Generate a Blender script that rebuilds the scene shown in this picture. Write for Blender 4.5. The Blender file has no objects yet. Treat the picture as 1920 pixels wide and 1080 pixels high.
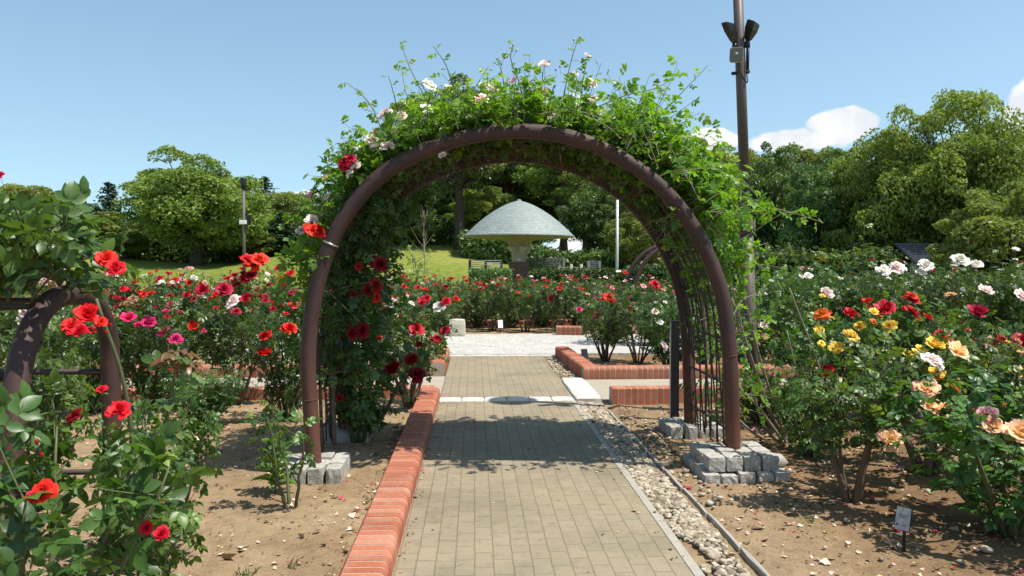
import bpy, math
import numpy as np
from mathutils import Vector, Matrix, Quaternion

PI = math.pi
R = math.radians
C = bpy.context.scene.collection
rng = np.random.default_rng(11)

# ------------------------------------------------------------------ camera
FPX, CX, CY, EYE = 1450.0, 960.0, 540.0, 1.58
cam_d = bpy.data.cameras.new("camera")
cam = bpy.data.objects.new("camera", cam_d)
C.objects.link(cam)
cam.location = (0, 0, EYE)
PITCH, YAW = math.atan(43 / FPX), math.atan(69 / FPX)
cam.rotation_euler = (PI / 2 - PITCH, 0, -YAW)
cam_d.sensor_width = 36.0
cam_d.lens = FPX / 1920 * 36.0
cam_d.clip_start, cam_d.clip_end = 0.05, 3000
bpy.context.scene.camera = cam
ROT = cam.rotation_euler.to_matrix()


def at(px, py, Y):
    d = ROT @ Vector(((px - CX) / FPX, -(py - CY) / FPX, -1.0))
    return np.array([d.x / d.y * Y, Y, EYE + d.z / d.y * Y])


def gx(px, Y):
    return at(px, 497, Y)[0]


# ------------------------------------------------------------------ helpers
def nrm(a):
    a = np.asarray(a, float)
    return a / np.maximum(np.linalg.norm(a, axis=-1, keepdims=True), 1e-9)


class MB:
    def __init__(self):
        self.v, self.f, self.a, self.m, self.u, self.n = [], [], [], [], [], 0

    def add(self, V, F, a=0.5, mat=0, uv=None):
        V = np.asarray(V, float).reshape(-1, 3)
        self.v.append(V)
        self.a.append(np.broadcast_to(np.asarray(a, float), (len(V),)))
        groups = F if isinstance(F, list) else [F]
        for g in groups:
            g = np.asarray(g, int)
            if g.size:
                self.f.append(g + self.n)
                self.m.append(mat)
        self.u.append(np.zeros((len(V), 2)) if uv is None else np.asarray(uv, float))
        self.n += len(V)
        return self

    def mesh(self, name, mats, smooth=True):
        me = bpy.data.meshes.new(name)
        V = np.concatenate(self.v)
        tot = np.concatenate([np.full(len(g), g.shape[1]) for g in self.f])
        idx = np.concatenate([g.ravel() for g in self.f])
        mi = np.concatenate([np.full(len(g), k) for g, k in zip(self.f, self.m)])
        me.vertices.add(len(V))
        me.vertices.foreach_set("co", V.ravel().astype(np.float32))
        me.loops.add(len(idx))
        me.loops.foreach_set("vertex_index", idx.astype(np.int32))
        me.polygons.add(len(tot))
        st = np.concatenate([[0], np.cumsum(tot)[:-1]])
        me.polygons.foreach_set("loop_start", st.astype(np.int32))
        me.polygons.foreach_set("loop_total", tot.astype(np.int32))
        me.polygons.foreach_set("material_index", mi.astype(np.int32))
        me.polygons.foreach_set("use_smooth", np.full(len(tot), bool(smooth)))
        at_ = me.attributes.new("rnd", "FLOAT", "POINT")
        at_.data.foreach_set("value", np.concatenate(self.a).astype(np.float32))
        U = np.concatenate(self.u)
        if np.any(U):
            uvl = me.uv_layers.new(name="UVMap")
            uvl.data.foreach_set("uv", U[idx].ravel().astype(np.float32))
        for m in mats if isinstance(mats, (list, tuple)) else [mats]:
            me.materials.append(m)
        me.update(calc_edges=True)
        return me

    def build(self, name, mats, parent=None, smooth=True):
        return link(name, self.mesh(name, mats, smooth), parent)


def link(name, data, parent=None, loc=None):
    o = bpy.data.objects.new(name, data)
    C.objects.link(o)
    if parent is not None:
        o.parent = parent
    if loc is not None:
        o.location = loc
    return o


def tag(o, label=None, cat=None, group=None, kind=None):
    if label:
        o["label"] = label
    if cat:
        o["category"] = cat
    if group:
        o["group"] = group
    if kind:
        o["kind"] = kind
    return o


def thing(name, loc, label, cat, group=None):
    o = link(name, None, None, tuple(float(v) for v in loc))
    o.empty_display_size = 0.2
    return tag(o, label, cat, group)


def struct(o):
    o["kind"] = "structure"
    return o


def tube(mb, pts, rad, seg=6, a=0.5, mat=0, cap=True):
    P = np.asarray(pts, float)
    n = len(P)
    rad = np.broadcast_to(np.asarray(rad, float), (n,))
    T = nrm(np.gradient(P, axis=0))
    ref = np.array([0.0, 0.0, 1.0]) if abs(T[0][2]) < 0.9 else np.array([1.0, 0, 0])
    u = nrm(np.cross(T[0], ref))
    U = [u]
    for i in range(1, n):
        u = U[-1] - T[i] * np.dot(U[-1], T[i])
        U.append(nrm(u))
    U = np.array(U)
    W = np.cross(T, U)
    ang = np.linspace(0, 2 * PI, seg, endpoint=False)
    V = P[:, None, :] + rad[:, None, None] * (np.cos(ang)[None, :, None] * U[:, None, :] + np.sin(ang)[None, :, None] * W[:, None, :])
    i, j = np.meshgrid(np.arange(n - 1), np.arange(seg), indexing="ij")
    j2 = (j + 1) % seg
    F = np.stack([i * seg + j, i * seg + j2, (i + 1) * seg + j2, (i + 1) * seg + j], -1).reshape(-1, 4)
    Fs = [F]
    if cap:
        Fs += [np.arange(seg)[None, ::-1], (np.arange(seg) + (n - 1) * seg)[None, :]]
    mb.add(V.reshape(-1, 3), Fs, a, mat)


def lathe(mb, prof, seg=32, a=0.5, mat=0, center=(0, 0, 0), uvn=None):
    prof = np.asarray(prof, float)
    n = len(prof)
    ang = np.linspace(0, 2 * PI, seg + 1)
    V = np.stack([prof[:, None, 0] * np.cos(ang), prof[:, None, 0] * np.sin(ang), np.repeat(prof[:, 1:2], seg + 1, 1)], -1) + np.array(center)
    i, j = np.meshgrid(np.arange(n - 1), np.arange(seg), indexing="ij")
    w = seg + 1
    F = np.stack([i * w + j, i * w + j + 1, (i + 1) * w + j + 1, (i + 1) * w + j], -1).reshape(-1, 4)
    uv = None
    if uvn:
        s = np.concatenate([[0], np.cumsum(np.linalg.norm(np.diff(prof, axis=0), axis=1))])
        uv = np.stack([np.broadcast_to(ang / (2 * PI) * uvn, (n, w)), np.broadcast_to(s[:, None] + 0.001, (n, w))], -1).reshape(-1, 2)
    mb.add(V.reshape(-1, 3), F, a, mat, uv)


CUBE_F = np.array([[0, 3, 2, 1], [4, 5, 6, 7], [0, 1, 5, 4], [1, 2, 6, 5], [2, 3, 7, 6], [3, 0, 4, 7]])


def box(mb, lo, hi, a=0.5, mat=0):
    (x0, y0, z0), (x1, y1, z1) = lo, hi
    V = [(x0, y0, z0), (x1, y0, z0), (x1, y1, z0), (x0, y1, z0), (x0, y0, z1), (x1, y0, z1), (x1, y1, z1), (x0, y1, z1)]
    mb.add(V, CUBE_F, a, mat)


def extrude(mb, prof, p0, p1, side, a=0.5, mat=0):
    """a closed profile (s, z) swept from p0 to p1; side = unit xy vector of +s"""
    prof = np.asarray(prof, float)
    n = len(prof)
    s = np.array([side[0], side[1], 0.0])
    ring = prof[:, :1] * s + prof[:, 1:2] * np.array([0, 0, 1.0])
    V = np.concatenate([ring + p0, ring + p1])
    i = np.arange(n)
    j = (i + 1) % n
    mb.add(V, [np.stack([i, j, j + n, i + n], -1), i[None, ::-1], (i + n)[None]], a, mat)


def rough_box(mb, lo, hi, r_, ch=0.012, jit=0.006, a=0.5):
    """a hand-cut stone: subdivided box with knocked-off corners and a jittered surface"""
    lo, hi = np.array(lo, float), np.array(hi, float)
    n = 5
    g = np.linspace(-1, 1, n)
    pts, faces, cache = [], [], {}

    def vid(i, j, k):
        key = (i, j, k)
        if key not in cache:
            cache[key] = len(pts)
            q = np.array([g[i], g[j], g[k]])
            pts.append(q)
        return cache[key]

    for ax in range(3):
        for side in (0, n - 1):
            for i in range(n - 1):
                for j in range(n - 1):
                    q = []
                    for di, dj in ((0, 0), (1, 0), (1, 1), (0, 1)):
                        idx = [0, 0, 0]
                        idx[ax] = side
                        idx[(ax + 1) % 3] = i + di
                        idx[(ax + 2) % 3] = j + dj
                        q.append(vid(*idx))
                    faces.append(q if side else q[::-1])
    P = np.array(pts)
    half = (hi - lo) / 2
    Q = P * half
    edge = (np.abs(P) > 0.99).sum(1)
    pull = np.where(edge >= 3, 1.6, np.where(edge == 2, 1.0, 0.0))[:, None] * ch
    Q = Q - np.sign(P) * pull * (np.abs(P) > 0.99)
    Q = Q + r_.normal(0, jit, Q.shape)
    mb.add(Q + (lo + hi) / 2, np.array(faces), a)


def inst(mb, TV, TF, pos, d, nor, sc, a, mat=0):
    """copies of a leaf template: +Y along d, +Z along nor"""
    pos, d, nor = np.asarray(pos, float), nrm(d), np.asarray(nor, float)
    N = len(pos)
    if N == 0:
        return
    X = nrm(np.cross(d, nor))
    Z = np.cross(X, d)
    M = np.stack([X, d, Z], 1) * np.asarray(sc, float).reshape(-1, 1, 1)
    V = np.einsum("kj,nji->nki", TV, M) + pos[:, None, :]
    n = len(TV)
    off = (np.arange(N) * n)[:, None, None]
    groups = [(g[None] + off).reshape(-1, g.shape[1]) for g in (TF if isinstance(TF, list) else [TF])]
    mb.add(V.reshape(-1, 3), groups, np.repeat(np.asarray(a, float), n), mat)


def vnoise(x, y, seed=0):
    def h(i, j):
        s = np.sin(i * 127.1 + j * 311.7 + seed * 74.7) * 43758.5453
        return s - np.floor(s)
    i, j = np.floor(x), np.floor(y)
    fx, fy = x - i, y - j
    fx, fy = fx * fx * (3 - 2 * fx), fy * fy * (3 - 2 * fy)
    return (h(i, j) * (1 - fx) + h(i + 1, j) * fx) * (1 - fy) + (h(i, j + 1) * (1 - fx) + h(i + 1, j + 1) * fx) * fy


def fbm(x, y, seed=0, o=4):
    return sum(vnoise(x * 2 ** k, y * 2 ** k, seed + k) / 2 ** (k + 1) for k in range(o))


def smooth(e0, e1, x):
    t = np.clip((x - e0) / (e1 - e0), 0, 1)
    return t * t * (3 - 2 * t)


def catmull(P, n):
    P = np.asarray(P, float)
    P = np.concatenate([[2 * P[0] - P[1]], P, [2 * P[-1] - P[-2]]])
    out = []
    for i in range(1, len(P) - 2):
        t = np.linspace(0, 1, n, endpoint=False)[:, None]
        a, b, c, d = P[i - 1], P[i], P[i + 1], P[i + 2]
        out.append(0.5 * (2 * b + (c - a) * t + (2 * a - 5 * b + 4 * c - d) * t ** 2 + (3 * b - a - 3 * c + d) * t ** 3))
    return np.concatenate(out + [P[-2:-1]])


# ------------------------------------------------------------------ materials
class NT:
    def __init__(self, name):
        self.m = bpy.data.materials.new(name)
        self.m.use_nodes = True
        self.t = self.m.node_tree
        self.t.nodes.clear()
        self.out = self.n("ShaderNodeOutputMaterial")

    def n(self, typ, **kw):
        nd = self.t.nodes.new(typ)
        for k, v in kw.items():
            if k.startswith("i_"):
                key = k[2:]
                key = int(key) if key.isdigit() else key.replace("_", " ")
                s = nd.inputs[key]
                if isinstance(v, bpy.types.NodeSocket):
                    self.t.links.new(v, s)
                else:
                    s.default_value = v
            else:
                setattr(nd, k, v)
        return nd

    def l(self, a, b):
        self.t.links.new(a, b)

    def ramp(self, fac, stops):
        r = self.n("ShaderNodeValToRGB")
        e = r.color_ramp.elements
        while len(e) < len(stops):
            e.new(0.5)
        for k, (p, c) in enumerate(stops):
            e[k].position = p
            e[k].color = (*c, 1)
        self.l(fac, r.inputs[0])
        return r.outputs[0]

    def noise(self, scale, detail=4, vec=None, rough=0.6):
        nd = self.n("ShaderNodeTexNoise")
        nd.inputs["Scale"].default_value = scale
        nd.inputs["Detail"].default_value = detail
        nd.inputs["Roughness"].default_value = rough
        if vec is not None:
            self.l(vec, nd.inputs["Vector"])
        return nd.outputs["Fac"]

    def mix(self, fac, a, b, mode="MIX"):
        nd = self.n("ShaderNodeMix", data_type="RGBA", blend_type=mode)
        for s, v in ((nd.inputs[0], fac), (nd.inputs[6], a), (nd.inputs[7], b)):
            if isinstance(v, bpy.types.NodeSocket):
                self.l(v, s)
            elif isinstance(v, tuple):
                s.default_value = (*v, 1)
            else:
                s.default_value = v
        return nd.outputs[2]

    def math(self, op, a, b=0.0, clamp=False):
        nd = self.n("ShaderNodeMath", operation=op, use_clamp=clamp)
        for s, v in ((nd.inputs[0], a), (nd.inputs[1], b)):
            if isinstance(v, bpy.types.NodeSocket):
                self.l(v, s)
            else:
                s.default_value = v
        return nd.outputs[0]

    def bump(self, h, strength=0.4, dist=0.01):
        b = self.n("ShaderNodeBump")
        b.inputs["Strength"].default_value = strength
        b.inputs["Distance"].default_value = dist
        self.l(h, b.inputs["Height"])
        return b.outputs[0]

    def bsdf(self, col, rough=0.8, nor=None, metal=0.0, spec=0.5):
        p = self.n("ShaderNodeBsdfPrincipled")
        for key, v in (("Base Color", col), ("Roughness", rough), ("Metallic", metal), ("Specular IOR Level", spec)):
            if isinstance(v, bpy.types.NodeSocket):
                self.l(v, p.inputs[key])
            elif isinstance(v, tuple):
                p.inputs[key].default_value = (*v, 1)
            else:
                p.inputs[key].default_value = v
        if nor is not None:
            self.l(nor, p.inputs["Normal"])
        return p

    def done(self, sh):
        self.l(sh.outputs[0], self.out.inputs[0])
        return self.m

    def attr(self):
        return self.n("ShaderNodeAttribute", attribute_name="rnd").outputs["Fac"]

    def pos(self):
        return self.n("ShaderNodeTexCoord").outputs["Object"]


def leaf_mat(name, stops, trans=0.3, rough=0.42, spec=0.5, obvar=0.35, tcol=None):
    t = NT(name)
    col = t.ramp(t.attr(), stops)
    oi = t.n("ShaderNodeObjectInfo").outputs["Random"]
    val = t.math("ADD", t.math("MULTIPLY", oi, obvar), 1 - obvar / 2)
    hs = t.n("ShaderNodeHueSaturation")
    t.l(col, hs.inputs["Color"])
    t.l(val, hs.inputs["Value"])
    t.l(t.math("ADD", t.math("MULTIPLY", oi, 0.045), 0.483), hs.inputs["Hue"])
    p = t.bsdf(hs.outputs[0], rough, spec=spec)
    tr = t.n("ShaderNodeBsdfTranslucent")
    t.l(t.mix(1.0, hs.outputs[0], tcol or (1.5, 1.55, 0.55), "MULTIPLY"), tr.inputs["Color"])
    mx = t.n("ShaderNodeMixShader")
    mx.inputs[0].default_value = trans
    t.l(p.outputs[0], mx.inputs[1])
    t.l(tr.outputs[0], mx.inputs[2])
    return t.done(mx)


M = {}
M["rose_leaf"] = leaf_mat("rose_leaf", [(0, (0.034, 0.066, 0.02)), (0.5, (0.072, 0.128, 0.03)), (0.85, (0.13, 0.195, 0.04)), (0.97, (0.19, 0.25, 0.05)), (1, (0.16, 0.075, 0.03))], 0.34, 0.38, 0.5)
M["near_leaf"] = leaf_mat("near_rose_leaf", [(0, (0.036, 0.072, 0.02)), (0.5, (0.08, 0.145, 0.03)), (0.85, (0.15, 0.235, 0.042)), (1, (0.24, 0.3, 0.05))], 0.36, 0.4, 0.45, 0.15)
M["arch_leaf"] = leaf_mat("climber_leaf", [(0, (0.06, 0.115, 0.018)), (0.5, (0.15, 0.25, 0.028)), (1, (0.28, 0.37, 0.04))], 0.45, 0.4, 0.5, 0.1)
M["tree_leaf"] = leaf_mat("broadleaf_leaf", [(0, (0.09, 0.135, 0.032)), (0.5, (0.205, 0.265, 0.062)), (1, (0.34, 0.385, 0.095))], 0.38, 0.5, 0.4, 0.3)
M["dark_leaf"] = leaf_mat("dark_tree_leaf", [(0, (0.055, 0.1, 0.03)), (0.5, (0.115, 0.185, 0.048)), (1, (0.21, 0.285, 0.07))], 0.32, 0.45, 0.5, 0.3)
M["bright_leaf"] = leaf_mat("bright_tree_leaf", [(0, (0.1, 0.165, 0.03)), (0.5, (0.225, 0.33, 0.07)), (1, (0.4, 0.49, 0.13))], 0.38, 0.5, 0.4, 0.2)
M["needle"] = leaf_mat("conifer_needle", [(0, (0.018, 0.045, 0.022)), (1, (0.05, 0.09, 0.035))], 0.1, 0.6, 0.3, 0.2)
M["hedge_leaf"] = leaf_mat("hedge_leaf", [(0, (0.03, 0.06, 0.015)), (0.6, (0.065, 0.11, 0.022)), (1, (0.13, 0.17, 0.035))], 0.25, 0.5, 0.4, 0.1)


def petal_mat(name, inner, outer, trans=0.3):
    t = NT(name)
    col = t.ramp(t.attr(), [(0.0, inner), (0.45, tuple((a + b) / 2 for a, b in zip(inner, outer))), (0.95, outer)])
    oi = t.n("ShaderNodeObjectInfo").outputs["Random"]
    hs = t.n("ShaderNodeHueSaturation")
    t.l(col, hs.inputs["Color"])
    t.l(t.math("ADD", t.math("MULTIPLY", oi, 0.014), 0.493), hs.inputs["Hue"])
    t.l(t.math("ADD", t.math("MULTIPLY", oi, 0.35), 0.8), hs.inputs["Value"])
    p = t.bsdf(hs.outputs[0], 0.55, spec=0.25)
    tr = t.n("ShaderNodeBsdfTranslucent")
    t.l(hs.outputs[0], tr.inputs["Color"])
    mx = t.n("ShaderNodeMixShader")
    mx.inputs[0].default_value = trans
    t.l(p.outputs[0], mx.inputs[1])
    t.l(tr.outputs[0], mx.inputs[2])
    return t.done(mx)


PETAL = {
    "red": petal_mat("red_petal", (0.42, 0.006, 0.012), (0.62, 0.012, 0.02)),
    "scarlet": petal_mat("scarlet_petal", (0.65, 0.02, 0.008), (0.85, 0.035, 0.02)),
    "coral": petal_mat("coral_red_petal", (0.6, 0.008, 0.016), (0.76, 0.016, 0.034)),
    "crimson": petal_mat("crimson_petal", (0.35, 0.004, 0.02), (0.5, 0.01, 0.04)),
    "deep": petal_mat("deep_red_petal", (0.13, 0.002, 0.004), (0.27, 0.004, 0.008)),
    "magenta": petal_mat("magenta_petal", (0.5, 0.01, 0.1), (0.7, 0.03, 0.16)),
    "pink": petal_mat("pink_petal", (0.75, 0.22, 0.26), (0.85, 0.45, 0.47)),
    "blush": petal_mat("blush_petal", (0.85, 0.58, 0.52), (0.9, 0.76, 0.72)),
    "white": petal_mat("white_petal", (0.85, 0.78, 0.6), (0.9, 0.88, 0.83)),
    "yellow": petal_mat("yellow_petal", (0.85, 0.5, 0.04), (0.9, 0.68, 0.12)),
    "peach": petal_mat("peach_petal", (0.96, 0.7, 0.25), (0.95, 0.54, 0.36)),
    "faded": petal_mat("faded_petal", (0.3, 0.15, 0.08), (0.42, 0.24, 0.15)),
    "orange": petal_mat("orange_petal", (0.9, 0.35, 0.02), (0.9, 0.2, 0.05)),
}


def simple(name, col, rough=0.7, spec=0.4, metal=0.0, nscale=18.0, nvar=0.25, bump=0.0):
    t = NT(name)
    n = t.noise(nscale, 5, t.pos())
    c = t.mix(n, tuple(v * (1 - nvar) for v in col), tuple(min(1, v * (1 + nvar)) for v in col))
    nor = t.bump(n, bump, 0.01) if bump else None
    return t.done(t.bsdf(c, rough, nor, metal, spec))


M["stem"] = simple("rose_cane", (0.09, 0.1, 0.04), 0.6, nscale=30)
M["old_stem"] = simple("woody_cane", (0.13, 0.09, 0.06), 0.9, nscale=40, nvar=0.45)
M["pale_cane"] = simple("pale_cane", (0.24, 0.2, 0.14), 0.85, nscale=40, nvar=0.4)
M["sepal"] = simple("sepal", (0.07, 0.13, 0.035), 0.6)
M["bark"] = simple("bark", (0.06, 0.045, 0.035), 0.95, nscale=6, nvar=0.5, bump=0.6)
M["black"] = simple("black_paint", (0.012, 0.012, 0.014), 0.4)
M["white_paint"] = simple("white_paint", (0.75, 0.75, 0.72), 0.45, nvar=0.06)
M["white_bar"] = simple("grey_white_lattice", (0.26, 0.26, 0.25), 0.6, nvar=0.1)
M["plate"] = simple("pale_plate", (0.33, 0.33, 0.32), 0.4, nvar=0.05)
M["post_grey"] = simple("grey_post", (0.3, 0.27, 0.22), 0.8)
M["dark_wood"] = simple("dark_wood", (0.035, 0.028, 0.022), 0.8)
M["print"] = simple("dark_print", (0.06, 0.06, 0.07), 0.6, nvar=0.05)
M["steel"] = simple("steel_band", (0.5, 0.48, 0.45), 0.35, metal=0.8, nvar=0.1)
M["block"] = simple("pale_stone", (0.5, 0.46, 0.37), 0.9, nscale=9, nvar=0.2, bump=0.3)
M["beige"] = simple("beige_render", (0.42, 0.35, 0.26), 0.85, nscale=3, nvar=0.1)
M["speaker"] = simple("speaker_case", (0.36, 0.35, 0.29), 0.5, nvar=0.05)
M["speaker_face"] = simple("speaker_grille", (0.17, 0.17, 0.14), 0.7, nvar=0.08)
M["lamp_glass"] = simple("lamp_glass", (0.25, 0.27, 0.3), 0.15, nvar=0.02)
M["dark_tile"] = simple("dark_roof_tile", (0.12, 0.125, 0.14), 0.45, nvar=0.2)
M["plaster"] = simple("plaster_wall", (0.4, 0.36, 0.3), 0.9, nscale=2, nvar=0.15)


def rust_pipe():
    t = NT("rust_brown_pipe")
    p = t.pos()
    n1 = t.noise(4, 6, p)
    n2 = t.noise(60, 4, p)
    c = t.ramp(n1, [(0.3, (0.04, 0.022, 0.02)), (0.55, (0.056, 0.029, 0.025)), (0.75, (0.095, 0.042, 0.028))])
    # rust creeps up from the feet of the legs
    z = t.n("ShaderNodeSeparateXYZ", i_0=t.n("ShaderNodeNewGeometry").outputs["Position"]).outputs[2]
    low = t.math("SUBTRACT", 1.0, t.math("DIVIDE", z, 1.15), True)
    fac = t.math("MULTIPLY", low, t.math("ADD", n1, 0.35), True)
    c = t.mix(fac, c, (0.17, 0.062, 0.032))
    c = t.mix(t.math("MULTIPLY", n2, 0.35), c, (0.05, 0.03, 0.03))
    n3 = t.noise(17, 7, p, 0.75)
    c = t.mix(t.math("MULTIPLY", t.math("SUBTRACT", n3, 0.58, True), 5.0, True), c, (0.17, 0.075, 0.04))
    n4 = t.noise(27, 3, p)
    c = t.mix(t.math("MULTIPLY", t.math("SUBTRACT", n4, 0.7, True), 6.0, True), c, (0.2, 0.17, 0.15))
    return t.done(t.bsdf(c, 0.62, t.bump(n2, 0.3, 0.004), spec=0.35))


M["pipe"] = rust_pipe()
M["lamp_pole"] = simple("brown_lamp_pole", (0.105, 0.08, 0.066), 0.5, nscale=14, nvar=0.12)
M["rod"] = simple("thin_dark_rod", (0.05, 0.034, 0.028), 0.7)


def paver():
    t = NT("path_paver")
    p = t.pos()
    mp = t.n("ShaderNodeMapping")
    mp.inputs["Rotation"].default_value = (0, 0, PI / 2)
    t.l(p, mp.inputs["Vector"])
    # a little wobble so the joints are not ruled
    wob = t.n("ShaderNodeTexNoise")
    wob.inputs["Scale"].default_value = 7
    t.l(p, wob.inputs["Vector"])
    vm = t.n("ShaderNodeVectorMath", operation="MULTIPLY_ADD")
    t.l(wob.outputs["Color"], vm.inputs[0])
    vm.inputs[1].default_value = (0.012, 0.012, 0)
    t.l(mp.outputs[0], vm.inputs[2])
    b = t.n("ShaderNodeTexBrick")
    b.offset = 0.5
    for k, v in (("Scale", 1.0), ("Mortar Size", 0.0042), ("Mortar Smooth", 0.25), ("Bias", 0.0), ("Brick Width", 0.205), ("Row Height", 0.1025)):
        b.inputs[k].default_value = v
    b.inputs["Color1"].default_value = (0.26, 0.219, 0.153, 1)
    b.inputs["Color2"].default_value = (0.285, 0.241, 0.17, 1)
    b.inputs["Mortar"].default_value = (0.195, 0.16, 0.112, 1)
    t.l(vm.outputs[0], b.inputs["Vector"])
    big = t.noise(1.1, 5, p)
    c = t.mix(0.8, b.outputs["Color"], t.ramp(big, [(0.3, (0.62, 0.62, 0.6)), (0.5, (0.95, 0.93, 0.9)), (0.7, (1.1, 1.05, 0.97))]), "MULTIPLY")
    fine = t.noise(170, 4, p)
    c = t.mix(0.55, c, t.ramp(fine, [(0.3, (0.6, 0.6, 0.6)), (0.7, (1.35, 1.33, 1.28))]), "MULTIPLY")
    stain = t.noise(14, 6, p)
    c = t.mix(t.math("MULTIPLY", t.math("SUBTRACT", stain, 0.52, True), 2.6, True), c, (0.13, 0.11, 0.075))
    h = t.math("ADD", t.math("MULTIPLY", b.outputs["Fac"], -1.0), t.math("MULTIPLY", fine, 0.35))
    return t.done(t.bsdf(c, 0.9, t.bump(h, 0.6, 0.006), spec=0.25))


M["paver"] = paver()


def soil():
    t = NT("dry_soil")
    p = t.pos()
    n1, n2, n3 = t.noise(0.8, 6, p), t.noise(9, 6, p, 0.7), t.noise(110, 4, p, 0.7)
    c = t.ramp(n1, [(0.3, (0.24, 0.16, 0.088)), (0.5, (0.34, 0.24, 0.14)), (0.68, (0.41, 0.303, 0.187))])
    c = t.mix(0.75, c, t.ramp(n2, [(0.28, (0.55, 0.5, 0.45)), (0.5, (0.95, 0.95, 0.95)), (0.75, (1.2, 1.2, 1.2))]), "MULTIPLY")
    c = t.mix(0.7, c, t.ramp(n3, [(0.3, (0.6, 0.58, 0.55)), (0.7, (1.3, 1.3, 1.3))]), "MULTIPLY")
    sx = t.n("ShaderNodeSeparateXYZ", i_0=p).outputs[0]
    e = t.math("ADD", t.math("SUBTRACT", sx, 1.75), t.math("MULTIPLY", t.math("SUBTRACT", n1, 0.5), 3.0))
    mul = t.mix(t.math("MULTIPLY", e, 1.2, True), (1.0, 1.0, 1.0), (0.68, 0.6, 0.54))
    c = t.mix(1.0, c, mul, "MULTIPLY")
    n5 = t.noise(2.6, 7, p, 0.75)
    c = t.mix(t.math("MULTIPLY", t.math("SUBTRACT", n5, 0.53, True), 3.2, True), c, (0.15, 0.095, 0.055))
    h = t.math("ADD", t.math("MULTIPLY", n2, 1.2), t.math("MULTIPLY", n3, 0.5))
    return t.done(t.bsdf(c, 0.97, t.bump(h, 0.8, 0.03), spec=0.15))


M["soil"] = soil()


def lawn_m():
    t = NT("mown_lawn")
    p = t.pos()
    n1, n2, n3 = t.noise(0.25, 5, p), t.noise(3.5, 6, p), t.noise(40, 3, p)
    c = t.ramp(n1, [(0.3, (0.135, 0.19, 0.034)), (0.5, (0.19, 0.228, 0.044)), (0.7, (0.26, 0.265, 0.065))])
    c = t.mix(0.9, c, t.ramp(n2, [(0.3, (0.66, 0.72, 0.66)), (0.7, (1.25, 1.18, 1.1))]), "MULTIPLY")
    return t.done(t.bsdf(c, 0.9, t.bump(t.math("ADD", n3, n2), 0.8, 0.06), spec=0.1))


M["lawn"] = lawn_m()


def brick_m():
    t = NT("red_kerb_brick")
    p = t.pos()
    c = t.ramp(t.attr(), [(0, (0.31, 0.095, 0.052)), (0.35, (0.38, 0.12, 0.066)), (0.75, (0.42, 0.143, 0.08)), (1, (0.44, 0.19, 0.12))])
    n1, n2 = t.noise(7, 6, p), t.noise(90, 4, p)
    c = t.mix(t.math("MULTIPLY", t.math("SUBTRACT", n1, 0.5, True), 1.5, True), c, (0.5, 0.32, 0.22))
    c = t.mix(0.5, c, t.ramp(n2, [(0.3, (0.65, 0.65, 0.65)), (0.7, (1.2, 1.2, 1.2))]), "MULTIPLY")
    n3 = t.noise(1.7, 6, p, 0.7)
    c = t.mix(t.math("MULTIPLY", t.math("SUBTRACT", n3, 0.5, True), 2.0, True), c, (0.2, 0.105, 0.07))
    n4 = t.noise(30, 5, p, 0.7)
    c = t.mix(t.math("MULTIPLY", t.math("SUBTRACT", n4, 0.6, True), 5.0, True), c, (0.52, 0.4, 0.31))
    return t.done(t.bsdf(c, 0.85, t.bump(n2, 0.35, 0.006), spec=0.25))


M["brick"] = brick_m()
M["mortar"] = simple("mortar", (0.4, 0.34, 0.26), 0.95, nscale=50, nvar=0.3, bump=0.4)


def granite():
    t = NT("granite_block")
    p = t.pos()
    n1, n2, n3 = t.noise(120, 3, p), t.noise(10, 5, p), t.noise(35, 4, p)
    c = t.ramp(n1, [(0.35, (0.3, 0.28, 0.25)), (0.55, (0.42, 0.395, 0.355)), (0.7, (0.54, 0.515, 0.47))])
    c = t.mix(t.math("MULTIPLY", t.math("SUBTRACT", n2, 0.5, True), 2.6, True), c, (0.22, 0.18, 0.12))
    c = t.mix(0.4, c, t.ramp(t.attr(), [(0, (0.75, 0.74, 0.7)), (1, (1.15, 1.15, 1.15))]), "MULTIPLY")
    return t.done(t.bsdf(c, 0.85, t.bump(t.math("ADD", n3, n1), 0.5, 0.012), spec=0.3))


M["granite"] = granite()


def paving(name, lo, hi, cell, mort):
    t = NT(name)
    p = t.pos()
    v = t.n("ShaderNodeTexVoronoi", feature="DISTANCE_TO_EDGE")
    v.inputs["Scale"].default_value = cell
    t.l(p, v.inputs["Vector"])
    v2 = t.n("ShaderNodeTexVoronoi")
    v2.inputs["Scale"].default_value = cell
    t.l(p, v2.inputs["Vector"])
    sep = t.n("ShaderNodeSeparateColor", i_0=v2.outputs["Color"]).outputs[0]
    c = t.ramp(sep, [(0, lo), (1, hi)])
    n = t.noise(1.3, 5, p)
    c = t.mix(0.6, c, t.ramp(n, [(0.3, (0.8, 0.79, 0.77)), (0.7, (1.1, 1.1, 1.1))]), "MULTIPLY")
    edge = t.math("SUBTRACT", 1.0, t.math("MULTIPLY", v.outputs[0], 12.0, True), True)
    c = t.mix(edge, c, mort)
    return t.done(t.bsdf(c, 0.9, t.bump(v.outputs[0], 0.5, 0.02), spec=0.25))


M["plaza"] = paving("plaza_setts", (0.38, 0.36, 0.32), (0.52, 0.5, 0.46), 11.0, (0.3, 0.28, 0.24))
M["concrete"] = simple("walkway_concrete", (0.33, 0.285, 0.215), 0.92, nscale=5, nvar=0.22, bump=0.2)
M["slab"] = simple("pale_slab", (0.5, 0.47, 0.42), 0.9, nscale=12, nvar=0.2, bump=0.25)
M["edge_grey"] = simple("grey_edging", (0.33, 0.3, 0.25), 0.92, nscale=20, nvar=0.3, bump=0.2)


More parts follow.
